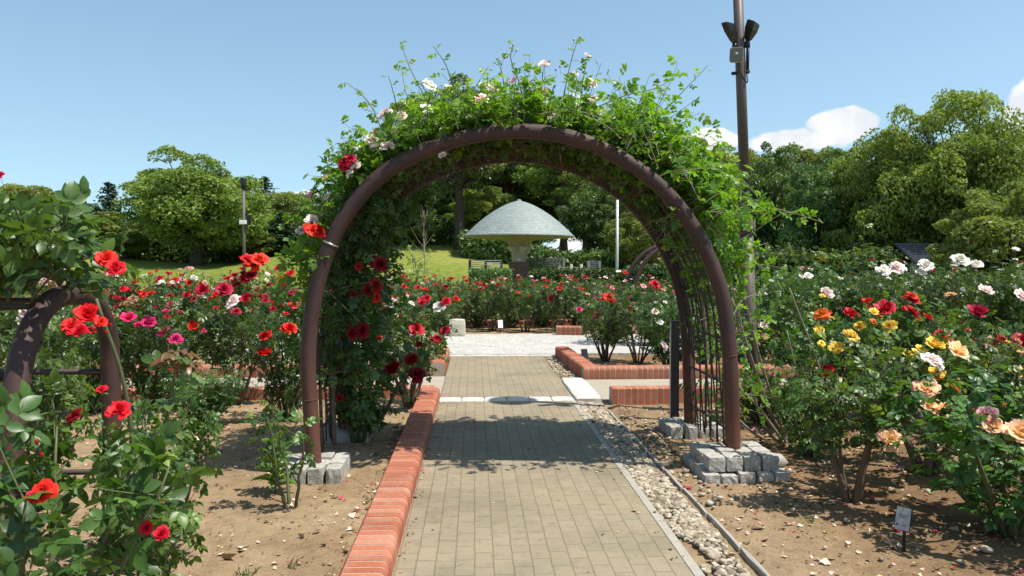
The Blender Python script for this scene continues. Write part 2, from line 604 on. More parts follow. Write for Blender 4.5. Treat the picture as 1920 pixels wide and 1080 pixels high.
def litter_m(name, stops, rough=0.8):
    t = NT(name)
    c = t.ramp(t.attr(), stops)
    n = t.noise(60, 4, t.pos())
    c = t.mix(0.5, c, t.ramp(n, [(0.3, (0.7, 0.68, 0.65)), (0.7, (1.15, 1.15, 1.15))]), "MULTIPLY")
    return t.done(t.bsdf(c, rough, spec=0.25))


M["pebble"] = litter_m("pebble", [(0, (0.16, 0.125, 0.09)), (0.3, (0.29, 0.235, 0.165)), (0.7, (0.4, 0.34, 0.25)), (1, (0.52, 0.46, 0.36))])
M["litter"] = litter_m("fallen_petal", [(0, (0.12, 0.07, 0.035)), (0.4, (0.3, 0.2, 0.11)), (0.72, (0.5, 0.4, 0.27)), (0.9, (0.75, 0.6, 0.5)), (0.95, (0.55, 0.05, 0.1)), (1, (0.45, 0.02, 0.06))])

# ------------------------------------------------------------------ setting
def hill(x, y):
    u = np.asarray(x, float) / np.maximum(np.asarray(y, float), 1.0)
    A = np.interp(u, [-0.8, -0.62, -0.46, -0.316, -0.24, -0.16, -0.1, -0.02, 0.1, 0.3, 0.6], [2.3, 2.2, 2.0, 1.55, 2.2, 2.75, 2.85, 2.7, 2.2, 1.3, 1.0])
    return smooth(26, 47, y) * A


def grid(xs, ys, zf):
    X, Y = np.meshgrid(xs, ys, indexing="xy")
    Z = zf(X, Y)
    nx, ny = len(xs), len(ys)
    i, j = np.meshgrid(np.arange(ny - 1), np.arange(nx - 1), indexing="ij")
    F = np.stack([i * nx + j, i * nx + j + 1, (i + 1) * nx + j + 1, (i + 1) * nx + j], -1).reshape(-1, 4)
    mb = MB()
    mb.add(np.stack([X, Y, Z], -1).reshape(-1, 3), F)
    return mb


xs = np.concatenate([np.array([-400, -200, -100, -50, -25, -15, -11]), np.arange(-8, 9.01, 0.055), np.array([12, 16, 25, 50, 100, 200, 400])])
ys = np.concatenate([np.array([-200, -60, -20, -6, 0, 1.2]), np.arange(1.9, 17, 0.055), np.array([18, 20, 22, 25, 28, 40, 60, 120, 250, 700])])


def soil_z(X, Y):
    fine = ((np.abs(X) < 9.5) & (Y > 1.5) & (Y < 17.5)).astype(float)
    z = -0.035 + 0.033 * np.where(Y < 9.2, smooth(0.5, 0.75, -X) + smooth(1.47, 1.62, X), 0) + fine * ((fbm(X * 3.1, Y * 3.1, 3) - 0.5) * 0.05 + (fbm(X * 14, Y * 14, 9, 2) - 0.4) * 0.022)
    onpath = ((X > -0.52) & (X < 1.19)).astype(float)
    z = np.minimum(z, np.where(onpath > 0, -0.04, 9))
    wide = ((X < -0.4) & (Y > 9.2) & (Y < 11.3)) | ((X > 1.1) & (Y > 8.7) & (Y < 10.9)) | (Y > 13.3)
    z = np.where(wide, np.minimum(z, -0.03), z)
    return np.where(Y > 24, -0.4, z)


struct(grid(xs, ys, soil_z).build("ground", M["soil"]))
struct(grid(np.linspace(-90, 90, 91), np.concatenate([np.linspace(21.5, 50, 40), [56, 64, 80, 120, 200]]), lambda X, Y: np.where(Y < 21.6, -0.1, 0.006 + hill(X, Y))).build("lawn", M["lawn"]))


def sheet(name, poly, z, mat):
    mb = MB()
    n = len(poly)
    mb.add([(x, y, z) for x, y in poly] + [(x, y, z - 0.06) for x, y in poly], [np.arange(n)[None], np.stack([np.arange(n), np.arange(n) + n, (np.arange(n) + 1) % n + n, (np.arange(n) + 1) % n], -1)])
    return struct(mb.build(name, mat, None, False))


PL, PR = -0.425, 1.165
sheet("path", [(PL, 1.0), (PR - 0.055, 1.0), (PR - 0.055, 8.93), (PL, 8.93)], 0.0, M["paver"])
sheet("path.001", [(PL, 9.24), (PR, 9.24), (PR, 13.42), (PL, 13.42)], 0.0, M["paver"])
sheet("path_edging", [(PR - 0.052, 1.0), (PR, 1.0), (PR, 8.93), (PR - 0.052, 8.93)], 0.003, M["edge_grey"])
mb = MB()
for k in range(6):
    x0 = PL + k * (PR - PL) / 6
    rough_box(mb, (x0 + 0.002, 8.935, -0.06), (x0 + (PR - PL) / 6 - 0.002, 9.235, 0.004), rng, 0.004, 0.001, rng.random())
struct(mb.build("path_band", M["slab"], None, False))
mb = MB()
for k in range(4):
    x0 = PL - 0.3 + k * 0.56
    rough_box(mb, (x0 + 0.002, 13.425, -0.06), (x0 + 0.555, 13.6, 0.004), rng, 0.004, 0.001, rng.random())
struct(mb.build("path_band.001", M["slab"], None, False))
arc = [(8 * s, 13.62 + 0.05 * abs(s) * 8) for s in np.linspace(-1.3, 1.3, 14)]
sheet("plaza", arc + [(8 * s, 17.75 - 1.4 * s * s) for s in np.linspace(1.3, -1.3, 14)], 0.0, M["plaza"])
sheet("side_walkway", [(PL - 0.003, 9.5), (PL - 0.003, 11.0), (-14, 11.0), (-14, 9.5)], -0.004, M["concrete"])
sheet("side_walkway.001", [(1.5, 9.03), (14, 9.03), (14, 10.6), (1.5, 10.6)], -0.004, M["concrete"])
mb = MB()
rough_box(mb, (PR + 0.01, 8.98, -0.06), (1.495, 10.62, 0.035), rng, 0.012, 0.002)
struct(mb.build("walkway_slab", M["slab"], None, False))
# bed behind the plaza is soil again
sheet("far_bed_soil", [(-12, 17.8), (12, 17.8), (12, 20.3), (-12, 20.3)], -0.012, M["soil"])
sheet("far_walkway", [(-12, 20.6), (12, 20.6), (12, 22.2), (-12, 22.2)], -0.005, M["concrete"])


# ------------------------------------------------------------------ brick kerbs
def bull(w, h, r):
    p = [(0, -0.05), (w, -0.05), (w, h - r)]
    for k in range(1, 5):
        a = k / 4 * PI / 2
        p.append((w - r + r * math.cos(a), h - r + r * math.sin(a)))
    return p + [(0.012, h), (0, h - 0.012)]


def kerb(label, runs, w=0.225, h=0.13, r=0.045, pitch=0.075):
    """runs: list of (p0, p1, side) - s grows towards the walked-on side"""
    root = thing("brick_kerb", (*runs[0][0], 0), label, "kerb", "red brick kerbs round the rose beds")
    base = np.array([*runs[0][0], 0.0])
    bm, mm = MB(), MB()
    for p0, p1, side in runs:
        p0, p1 = np.array([*p0, 0.0]) - base, np.array([*p1, 0.0]) - base
        L = np.linalg.norm(p1 - p0)
        d = (p1 - p0) / L
        n = max(1, int(round(L / pitch)))
        for k in range(n):
            a, b = p0 + d * (k * L / n + 0.006), p0 + d * ((k + 1) * L / n - 0.006)
            dz = abs(rng.normal(0, 0.0008))
            ds = abs(rng.normal(0, 0.0008))
            off = np.array([side[0] * ds, side[1] * ds, dz])
            extrude(bm, bull(w, h, r), a + off, b + off, side, rng.random())
        extrude(mm, [(s * 0.985 + 0.002, z - 0.0016) for s, z in bull(w, h, r)], p0 + d * 0.004, p1 - d * 0.004, side)
    bm.build("brick_course", M["brick"], root, False)
    mm.build("mortar", M["mortar"], root, False)
    return root


KX = PL - 0.225
kerb("long red brick kerb along the path, running up under the near rose arch", [((KX, 1.5), (KX, 9.27), (1, 0)), ((KX + 0.15, 9.27 - 0.01), (-13, 9.26), (0, 1))], h=0.115)
kerb("short brick kerb corner round the bed between the cross walk and the plaza, with red roses", [((KX - 0.02, 11.23), (KX - 0.02, 13.4), (1, 0)), ((KX - 0.02, 11.25), (-13, 11.25), (0, -1))], h=0.16)
kerb("brick kerb corner with dark end brick, beside the pebbles and the pale slab", [((1.72, 10.85), (1.62, 13.45), (-1, 0)), ((1.5, 10.86), (13, 10.86), (0, -1))], h=0.16)
kerb("low brick kerb starting behind the pebble strip, in front of the dark info post", [((1.57, 8.78), (13, 8.78), (0, 1))], h=0.165)
kerb("far straight brick kerb behind the roses across the plaza", [((-9, 20.45), (9, 20.45), (0, -1))], h=0.14, pitch=0.2)
kerb("small brick kerb stub at the bed edge across the plaza", [((gx(1042, 17.6), 17.6), (gx(1092, 17.6), 17.45), (0, -1))], h=0.2, pitch=0.1)

# pebble strip, its edging boards
def pebble_tmpl(r_):
    import bmesh
    bm = bmesh.new()
    bmesh.ops.create_icosphere(bm, subdivisions=2, radius=1)
    V = np.array([v.co[:] for v in bm.verts])
    F = np.array([[v.index for v in f.verts] for f in bm.faces])
    bm.free()
    V = V * (1 + r_.normal(0, 0.06, (len(V), 1))) * np.array([1.0, 0.75, 0.5])
    return V, F


mb = MB()
tm = [pebble_tmpl(rng) for _ in range(4)]
for (x0, x1, y0, y1, n) in ((PR + 0.015, 1.425, 4.4, 8.9, 5600), (PR + 0.03, 1.42, 3.0, 4.6, 650), (PR + 0.02, 1.45, 10.7, 13.4, 420), (1.5, 1.75, 5.0, 8.0, 130), (1.45, 4, 3.0, 8.0, 160)):
    for k in range(4):
        m = n // 4
        x, y = rng.uniform(x0, x1, m), rng.uniform(y0, y1, m)
        keep = fbm(x * 5, y * 2.2, 4) > 0.25
        x, y = x[keep], y[keep]
        m = len(x)
        s = rng.gamma(5, 0.0023, m) + 0.0055
        ang = rng.uniform(0, 2 * PI, m)
        d = np.stack([np.cos(ang), np.sin(ang), rng.normal(0, 0.15, m)], -1)
        nor = np.stack([rng.normal(0, 0.25, m), rng.normal(0, 0.25, m), np.ones(m)], -1)
        inst(mb, *tm[k], np.stack([x, y, np.where(x > 1.48, soil_z(x, y), -0.03) + s * 0.3 + rng.uniform(0, 0.012, m)], -1), d, nor, s, rng.random(m))
tag(mb.build("gravel", M["pebble"]), "cream pebbles lying in a strip along the path edge", "pebbles", kind="stuff")
root = thing("edging_strip", (1.45, 3, 0), "thin grey stone edging between the pebbles and the bare soil", "edging")
mb = MB()
yy = 2.0
while yy < 8.85:
    l = rng.uniform(0.5, 0.62)
    x = 1.478 - (yy - 3.9) * 0.011
    rough_box(mb, (x - 1.45, yy + 0.003 - 3, -0.08), (x - 1.45 + 0.034, min(yy + l, 8.9) - 0.003 - 3, -0.004 + rng.normal(0, 0.004)), rng, 0.005, 0.0015, rng.random())
    yy += l
mb.build("edging_stone_strip", M["edge_grey"], root, False)

# fallen petals and scraps on the beds
mb = MB()
V = np.array([(-0.5, 0, 0.12), (0, -0.12, 0), (0.5, 0, 0.15), (0.1, 0.9, 0.25), (0, 0.42, -0.02)])
F = np.array([[0, 1, 4], [1, 2, 4], [2, 3, 4], [3, 0, 4]])
for (x0, x1, y0, y1, n) in ((-3.6, -0.68, 2.6, 9.1, 2300), (1.5, 4.8, 2.8, 8.7, 5200), (1.6, 4, 10.9, 13.3, 120), (-0.78, -0.655, 3, 9, 330), (-0.4, 1.1, 2.6, 9, 60), (-0.42, -0.36, 2.6, 9, 90), (1.02, 1.15, 2.6, 9, 60), (-3, 3.5, 17.8, 20, 100)):
    x, y = rng.uniform(x0, x1, n), rng.uniform(y0, y1, n)
    s = rng.gamma(2.0, 0.0075, n) + 0.005
    ang = rng.uniform(0, 2 * PI, n)
    d = np.stack([np.cos(ang), np.sin(ang), rng.normal(0, 0.2, n)], -1)
    nor = np.stack([rng.normal(0, 0.4, n), rng.normal(0, 0.4, n), np.ones(n)], -1)
    z = soil_z(x, y) + 0.006
    z = np.where((x > PL) & (x < PR), 0.004, z)
    inst(mb, V, F, np.stack([x, y, z], -1), d, nor, s, rng.random(n))
tag(mb.build("leaf_litter", M["litter"]), "fallen petals and dry leaf scraps scattered over the soil", "litter", kind="stuff")

mb = MB()
for gx_, gy_, gn in ((-1.17, 3.95, 26), (-0.95, 4.05, 10), (-0.72, 7.3, 18), (1.52, 6.9, 12), (2.05, 4.6, 9), (-1.9, 6.4, 14), (2.6, 7.9, 16), (-0.7, 5.2, 8)):
    x, y = gx_ + rng.normal(0, 0.025, gn), gy_ + rng.normal(0, 0.025, gn)
    d = np.stack([rng.normal(0, 0.6, gn), rng.normal(0, 0.6, gn), np.ones(gn)], -1)
    nor = rng.normal(0, 1, (gn, 3))
    inst(mb, np.array([(-0.06, 0, 0), (0.06, 0, 0), (0.04, 0.6, 0.05), (0, 1, 0.2)]), np.array([[0, 1, 2, 3]]), np.stack([x, y, soil_z(x, y)], -1), d, nor, rng.uniform(0.03, 0.07, gn), rng.random(gn))
tag(mb.build("grass", M["hedge_leaf"]), "small tufts of grass in the bare soil", "grass", kind="stuff")

# ------------------------------------------------------------------ leaf templates
def leaflet(L, hi):
    if not hi:
        return np.array([(0, 0, 0), (0.3, 0.45, 0.07), (0, 1, -0.06), (-0.3, 0.45, 0.07)]) * L, [np.array([[0, 1, 2], [0, 2, 3]])]
    rows = [(0, 0.0, 0.0), (0.18, 0.24, 0.0), (0.42, 0.345, -0.005), (0.66, 0.3, -0.03), (0.86, 0.16, -0.075), (1.0, 0.0, -0.13)]
    V, F = [], []
    for y, w, z in rows:
        V += [(-w, y, z + w * 0.26), (0, y, z - 0.01), (w, y, z + w * 0.26)]
    for k in range(len(rows) - 1):
        b = k * 3
        F += [(b, b + 1, b + 4, b + 3), (b + 1, b + 2, b + 5, b + 4)]
    return np.array(V) * L, [np.array(F)]


def compound(hi, spread=1.0):
    """five leaflets on a midrib; unit length"""
    V, G, n = [], {}, 0
    for (px, py, ang, l) in ((0, 0.56, 0, 0.46), (0, 0.52, 62, 0.38), (0, 0.52, -62, 0.38), (0, 0.24, 68, 0.32), (0, 0.24, -68, 0.32)):
        v, fs = leaflet(l, hi)
        a = R(ang * spread)
        c, s = math.cos(a), math.sin(a)
        tilt = 0.12 if ang else 0
        v = v @ np.array([[c, -s, 0], [s, c, 0], [0, 0, 1.0]])
        v = v + np.array([px, py, 0]) + np.stack([np.zeros(len(v)), np.zeros(len(v)), -0.25 * np.abs(v[:, 0]) ** 1.0 * tilt * 4 - 0.1 * (v[:, 1] + py) ** 2], -1)
        V.append(v)
        for f in fs:
            G.setdefault(f.shape[1], []).append(f + n)
        n += len(v)
    w = 0.008
    V.append(np.array([(-w, 0, 0), (w, 0, 0), (w * 0.6, 0.6, -0.035), (-w * 0.6, 0.6, -0.035)]))
    G.setdefault(4, []).append(np.array([[0, 1, 2, 3]]) + n)
    return np.concatenate(V), [np.concatenate(g) for g in G.values()]


LEAF_LO, LEAF_HI = compound(False), compound(True)

# ------------------------------------------------------------------ rose blooms
def rose_mesh(name, mat, r_, openness=1.0, hi=False, stem=0.16):
    mb = MB()
    rings = [(6, 3, 0.42, 1.2), (16, 4, 0.52, 1.0), (30, 5, 0.66, 0.85), (48, 5, 0.82, 0.75), (68, 6, 0.95, 0.62)]
    if hi:
        rings += [(84, 6, 1.0, 0.6)]
    nu, nv = (6, 6) if hi else (4, 4)
    for ri, (phi, cnt, L, dw) in enumerate(rings):
        phi = R(phi * openness)
        for k in range(cnt):
            az0 = 2 * PI * (k + 0.5 * (ri % 2)) / cnt + r_.normal(0, 0.25)
            l = L * r_.uniform(0.88, 1.1)
            ph = phi + r_.normal(0, 0.15)
            u, v = np.meshgrid(np.linspace(-1, 1, nu), np.linspace(0, 1, nv), indexing="ij")
            shape = np.sqrt(np.clip(1 - (np.abs(v - 0.55) / 0.62) ** 2.2, 0.03, 1))
            az = az0 + u * dw * shape * (1.0 if ri else 1.3)
            curl = 0.22 * v ** 3 * (0.4 + ri * 0.22) * openness
            ruff = r_.normal(0, 0.025, u.shape) * v + 0.05 * np.sin(u * 3.0 + k) * v * v
            rho = 0.05 + l * 0.62 * (np.sin(ph) * v + curl + 0.32 * np.sin(v * PI * 0.8)) + ruff
            z = 0.0 + l * 0.72 * (np.cos(ph) * v - curl * 0.9) + ruff - 0.06 * u * u * v
            P = np.stack([rho * np.cos(az), rho * np.sin(az), z], -1).reshape(-1, 3)
            i, j = np.meshgrid(np.arange(nu - 1), np.arange(nv - 1), indexing="ij")
            F = np.stack([i * nv + j, (i + 1) * nv + j, (i + 1) * nv + j + 1, i * nv + j + 1], -1).reshape(-1, 4)
            tval = np.clip(v.reshape(-1) * (0.35 + 0.16 * ri), 0, 1)
            mb.add(P, F, tval, 0)
    lathe(mb, [(0.0, -0.16), (0.09, -0.13), (0.13, -0.03), (0.1, 0.06)], 7, 0.5, 1)
    for k in range(5):
        a = 2 * PI * k / 5
        c, s = math.cos(a), math.sin(a)
        P = [(0.1 * c - 0.06 * s, 0.1 * s + 0.06 * c, -0.02), (0.1 * c + 0.06 * s, 0.1 * s - 0.06 * c, -0.02), (0.42 * c, 0.42 * s, -0.16)]
        mb.add(P, np.array([[0, 1, 2]]), 0.5, 1)
    if stem:
        tube(mb, [(0, 0, -0.12), (0.02, 0.01, -0.7), (0.05, 0.0, -1.5), (0.1, -0.03, -2.4)], [0.035, 0.03, 0.035, 0.04], 5, 0.5, 1)
    return mb.mesh(name, [mat, M["sepal"]])


def bud_mesh(name, mat, r_):
    mb = MB()
    for k in range(4):
        a0 = 2 * PI * k / 4
        u, v = np.meshgrid(np.linspace(-1, 1, 4), np.linspace(0, 1, 5), indexing="ij")
        az = a0 + u * 1.1 + v * 0.9
        rho = 0.26 * np.sin(np.clip(v * 0.85 + 0.12, 0, 1) * PI) ** 0.8 + 0.02
        P = np.stack([rho * np.cos(az), rho * np.sin(az), v * 0.95], -1).reshape(-1, 3)
        i, j = np.meshgrid(np.arange(3), np.arange(4), indexing="ij")
        F = np.stack([i * 5 + j, (i + 1) * 5 + j, (i + 1) * 5 + j + 1, i * 5 + j + 1], -1).reshape(-1, 4)
        mb.add(P, F, v.reshape(-1), 0)
    lathe(mb, [(0.0, -0.3), (0.14, -0.2), (0.17, -0.02), (0.25, 0.1), (0.27, 0.3)], 7, 0.5, 1)
    for k in range(5):
        a = 2 * PI * k / 5 + 0.3
        c, s = math.cos(a), math.sin(a)
        mb.add([(0.26 * c - 0.09 * s, 0.26 * s + 0.09 * c, 0.05), (0.26 * c + 0.09 * s, 0.26 * s - 0.09 * c, 0.05), (0.34 * c, 0.34 * s, 0.75)], np.array([[0, 1, 2]]), 0.5, 1)
    tube(mb, [(0, 0, -0.25), (0.03, 0, -1.2), (0.06, 0.02, -2.4)], 0.05, 5, 0.5, 1)
    return mb.mesh(name, [mat, M["sepal"]])


_bl = {}


def bloom_mesh(col, var, hi=False):
    key = (col, var, hi)
    if key not in _bl:
        r_ = np.random.default_rng(100 + var)
        if var == 9:
            _bl[key] = bud_mesh(col + "_rosebud", PETAL[col], r_)
        else:
            _bl[key] = rose_mesh(col + "_rose", PETAL[col], r_, (0.62, 0.82, 0.95, 0.72, 0.45, 1.05)[var % 6], hi)
    return _bl[key]


def add_bloom(root, loc, dirv, size, col, var, hi=False, name="rose_bloom", spin=None):
    o = link("rosebud" if var == 9 else name, bloom_mesh(col, var, hi), root, tuple(float(v) for v in loc))
    q = Vector((0, 0, 1)).rotation_difference(Vector(tuple(float(v) for v in dirv)).normalized())
    q = q @ Quaternion((0, 0, 1), rng.uniform(0, 2 * PI) if spin is None else spin)
    o.rotation_euler = q.to_euler()
    s = size / 1.95
    o.scale = (s, s, s)
    return o


# ------------------------------------------------------------------ rose bushes
def shoot_leaves(store, P, r_, n, llen, young=0.0, droop=0.15, t0=0.15, up=0.55):
    """leaves set along a shoot P"""
    P = np.asarray(P, float)
    T = nrm(np.gradient(P, axis=0))
    ph = r_.uniform(0, 2 * PI)
    for k in range(n):
        t = t0 + (1 - t0) * (k + r_.uniform(0, 0.6)) / max(1, n - 0.4)
        f = min(t, 0.999) * (len(P) - 1)
        i = int(f)
        p = P[i] + (P[min(i + 1, len(P) - 1)] - P[i]) * (f - i)
        tg = T[i]
        ph += 2.4 + r_.normal(0, 0.3)
        ref = np.array([0, 0, 1.0]) if abs(tg[2]) < 0.85 else np.array([1.0, 0, 0])
        a = nrm(np.cross(tg, ref))
        b = np.cross(tg, a)
        out = a * math.cos(ph) + b * math.sin(ph)
        d = nrm(tg * 0.5 + out + np.array([0, 0, 0.1 - droop]) + r_.normal(0, 0.12, 3))
        nor = nrm(np.array([0, 0, 1.0]) * up + tg * 0.25 + r_.normal(0, 0.42, 3))
        store[0].append(p)
        store[1].append(d)
        store[2].append(nor)
        store[3].append(llen * r_.uniform(0.7, 1.15) * (1 - 0.35 * max(0, t - 0.6)))
        store[4].append(min(1.0, max(0, r_.beta(2, 3) * 0.85 + young * (t ** 3) * 0.5)))


def put_leaves(mb, store, tmpl):
    if store[0]:
        inst(mb, tmpl[0], tmpl[1], np.array(store[0]), np.array(store[1]), np.array(store[2]), np.array(store[3]), np.array(store[4]))


def bush_geo(seed, h=1.3, r=0.55, ncane=8, nsh=10, nlf=5, llen=0.15, tmpl=None, bare=0.26, trunk=0.018, seg=5):
    r_ = np.random.default_rng(seed)
    S, L = MB(), MB()
    st = [[], [], [], [], []]
    tips = []
    for c in range(ncane):
        az = 2 * PI * (c + r_.uniform(-0.35, 0.35)) / ncane
        rr = r * math.sqrt(r_.uniform(0.08, 0.85))
        tz = h * r_.uniform(0.72, 0.98) * (1 - 0.22 * (rr / r) ** 2)
        t = np.linspace(0, 1, 8)
        xy = np.stack([np.cos(az) * (0.03 + rr * t ** 0.85), np.sin(az) * (0.03 + rr * t ** 0.85)], -1) + np.cumsum(r_.normal(0, 0.012, (8, 2)), 0)
        P = np.concatenate([xy, (tz * t ** 1.05)[:, None]], 1)
        P[0, 2] = -0.06
        tube(S, P, trunk * (1 - t) ** 0.8 * r_.uniform(0.7, 1.2) + 0.0035, seg, r_.random())
        tips.append((P[-1], nrm(P[-1] - P[-3])))
        shoot_leaves(st, P[5:], r_, nlf, llen, 0.8)
        for s in range(nsh):
            tt = r_.uniform(bare / max(tz, 0.3) + 0.05, 0.97)
            f = tt * 7
            i = int(f)
            p0 = P[i] + (P[min(i + 1, 7)] - P[i]) * (f - i)
            rad = nrm(np.array([p0[0], p0[1], 0]) + r_.normal(0, 0.1, 3) * np.array([1, 1, 0]))
            d = nrm(rad * r_.uniform(0.2, 1.0) + np.array([0, 0, r_.uniform(0.15, 0.9)]) + r_.normal(0, 0.5, 3) * np.array([1, 1, 0.4]))
            ln = r_.uniform(0.16, 0.36) * (h / 1.3) ** 0.5
            q = np.linspace(0, 1, 4)[:, None]
            Q = p0 + d * ln * q + np.array([0, 0, 0.1 * ln]) * q ** 2
            lim = math.hypot(Q[-1, 0], Q[-1, 1])
            if lim > r * 1.12:
                Q[:, :2] *= np.linspace(1, r * 1.1 / lim, 4)[:, None]
            Q[:, 2] = np.minimum(Q[:, 2], h * 0.99)
            tube(S, Q, np.linspace(0.005, 0.0022, 4), 3, r_.random(), cap=False)
            shoot_leaves(st, Q, r_, nlf, llen, 0.6)
            tips.append((Q[-1], nrm(Q[-1] - Q[0])))
    put_leaves(L, st, tmpl or LEAF_LO)
    tips.sort(key=lambda x: -(x[0][2] + 0.35 * math.hypot(x[0][0], x[0][1]) + r_.normal(0, 0.12)))
    return S, L, tips


PROTO = {}


def proto(kind, var):
    key = (kind, var)
    if key not in PROTO:
        if kind == "mid":
            S, L, tips = bush_geo(200 + var, 1.3, 0.58, 8, 12, 6, 0.15, LEAF_LO, 0.28)
        elif kind == "full":
            S, L, tips = bush_geo(300 + var, 1.3, 0.6, 10, 14, 6, 0.15, LEAF_LO, 0.1)
        elif kind == "near":
            S, L, tips = bush_geo(400 + var, 1.15, 0.5, 6, 13, 5, 0.135, LEAF_HI, 0.34, 0.026, 8)
        elif kind == "nearfull":
            S, L, tips = bush_geo(500 + var, 1.1, 0.55, 9, 11, 5, 0.145, LEAF_HI, 0.08, 0.02, 8)
        elif kind == "big":
            S, L, tips = bush_geo(600 + var, 1.1, 0.5, 6, 6, 4, 0.19, LEAF_HI, 0.25, 0.013, 8)
        elif kind == "sparse":
            S, L, tips = bush_geo(700 + var, 0.7, 0.28, 3, 5, 3, 0.12, LEAF_HI, 0.12, 0.012, 8)
        hi = kind in ("near", "nearfull", "big", "sparse")
        lm = M["near_leaf"] if hi else M["rose_leaf"]
        PROTO[key] = (S.mesh("rose_canes", M["old_stem"] if kind in ("mid", "near") else M["stem"]), L.mesh("rose_foliage", lm, True), tips, hi)
    return PROTO[key]


BASE = {"mid": (1.3, 0.58), "full": (1.3, 0.6), "near": (1.15, 0.5), "nearfull": (1.1, 0.55), "big": (1.1, 0.5), "sparse": (0.7, 0.28)}
BUSH_N = [0]


def bush(px, Y, h, r, cols, n, label, kind="mid", size=0.12, group="rose bushes in the beds", at_px=(), X=None, buds=0, shoots=()):
    x = gx(px, Y) if X is None else X
    k = BUSH_N[0]
    BUSH_N[0] += 1
    var = k % (4 if kind in ("mid", "full") else 2)
    sm, lm, tips, hi = proto(kind, var)
    h0, r0 = BASE[kind]
    gz = max(0.0, float(hill(x, Y))) - 0.02
    root = thing("rose_bush", (x, Y, gz), label, "rose bush", group)
    rz = rng.uniform(0, 2 * PI)
    sc = (r / r0, r / r0, h / h0)
    for nm, me in (("canes", sm), ("foliage", lm)):
        o = link(nm, me, root)
        o.rotation_euler = (0, 0, rz)
        o.scale = sc
    c, s = math.cos(rz), math.sin(rz)
    used = 0
    for (p, d) in tips:
        if used >= n:
            break
        lp = np.array([(c * p[0] - s * p[1]) * sc[0], (s * p[0] + c * p[1]) * sc[1], p[2] * sc[2]])
        if lp[1] > r * 0.45 and lp[2] < h * 0.8:
            continue
        if rng.random() < 0.12:
            continue
        dd = nrm(np.array([c * d[0] - s * d[1], s * d[0] + c * d[1], d[2]]) * 0.5 + np.array([0.1, -0.45, 0.75]) + rng.normal(0, 0.25, 3))
        col = cols[int(rng.integers(len(cols)))] if rng.random() > 0.07 else "faded"
        v = 9 if rng.random() < 0.22 else int(rng.integers(6))
        z = size * (0.4 if v == 9 else 0.75 if v == 4 else 1) * rng.uniform(0.6, 1.12)
        add_bloom(root, lp + dd * z * 0.55, dd, z, col, v, hi)
        used += 1
    for row in at_px:
        bx, by, col, sz = row[:4]
        yy_ = row[4] if len(row) > 4 else Y - r * 0.75
        w = at(bx, by, yy_) - np.array([x, Y, gz])
        dd = nrm(np.array([rng.normal(0.05, 0.3), -0.6 + rng.normal(0, 0.2), 0.75]))
        add_bloom(root, w, dd, sz * (1.32 if Y > 4.2 else 0.72), col, row[5] if len(row) > 5 else int(rng.integers(4)), True)
    for (bx, by) in shoots:
        e = at(bx, by, Y - 0.1) - np.array([x, Y, gz])
        b_ = np.array([e[0] * 0.5, 0, h * 0.45])
        P = catmull([b_, (b_ + e) / 2 + rng.normal(0, 0.03, 3), e], 6)
        S_, L_, st_ = MB(), MB(), [[], [], [], [], []]
        tube(S_, P, np.linspace(0.008, 0.003, len(P)), 6)
        shoot_leaves(st_, P, rng, 13, 0.15, 0.9, 0.15)
        put_leaves(L_, st_, LEAF_HI)
        so_ = S_.build("shoot", M["stem"], root)
        L_.build("shoot_foliage", lm.materials[0], so_)
        add_bloom(root, e, (0, 0, 1), 0.04, cols[0], 9)
    for _ in range(buds):
        p, d = tips[int(rng.integers(len(tips) // 2))]
        lp = np.array([(c * p[0] - s * p[1]) * sc[0], (s * p[0] + c * p[1]) * sc[1], p[2] * sc[2]])
        add_bloom(root, lp + np.array([0, 0, 0.05]), nrm(np.array([rng.normal(0, 0.3), rng.normal(0, 0.3), 1])), 0.045, cols[0], 9)
    return root

ORD = ["first", "second", "third", "fourth", "fifth", "sixth", "seventh", "eighth", "ninth", "tenth", "eleventh", "twelfth", "thirteenth", "fourteenth"]

# ---- the bed to the west of the path, in front of the cross walk
G1 = "rose bushes in the bed along the path kerb"
bush(440, 8.9, 1.3, 0.52, ["crimson", "red", "red"], 20, "dark green rose bush on three bare trunks, crimson blooms on top", "mid", 0.12, G1,
     at_px=[(437, 566, "blush", 0.15), (380, 545, "crimson", 0.14), (420, 543, "crimson", 0.15), (462, 560, "crimson", 0.12), (362, 612, "red", 0.12)])
bush(540, 8.0, 1.25, 0.36, ["scarlet", "red"], 6, "rose bush with orange-red open blooms, close behind the bent arch leg", "full", 0.11, G1,
     at_px=[(543, 617, "scarlet", 0.13), (498, 631, "scarlet", 0.12), (497, 664, "scarlet", 0.14)])
bush(672, 7.0, 1.05, 0.5, ["deep", "red"], 4, "low dark rose bush beside the kerb inside the near arch, deep red blooms", "nearfull", 0.12, G1,
     at_px=[(735, 692, "deep", 0.14), (782, 702, "deep", 0.13), (640, 688, "scarlet", 0.07), (636, 747, "red", 0.06), (772, 675, "deep", 0.11)])
bush(768, 8.6, 1.1, 0.42, ["red", "crimson"], 4, "rose bush at the kerb end with crimson blooms leaning over the path", "near", 0.12, G1,
     at_px=[(781, 618, "crimson", 0.14), (834, 620, "crimson", 0.1), (818, 635, "red", 0.11), (707, 633, "red", 0.09), (790, 570, "red", 0.09)])
bush(300, 8.7, 1.25, 0.55, ["magenta", "crimson", "red"], 18, "rose bush with magenta-red blooms seen past the low hoop frame", "full", 0.11, G1,
     at_px=[(242, 597, "magenta", 0.15), (279, 606, "magenta", 0.14), (308, 622, "magenta", 0.12), (329, 636, "magenta", 0.12), (258, 610, "magenta", 0.07)])
bush(170, 8.6, 1.3, 0.55, ["red", "crimson", "coral"], 20, "red rose bush seen right through the low hoop frame", "full", 0.12, G1)
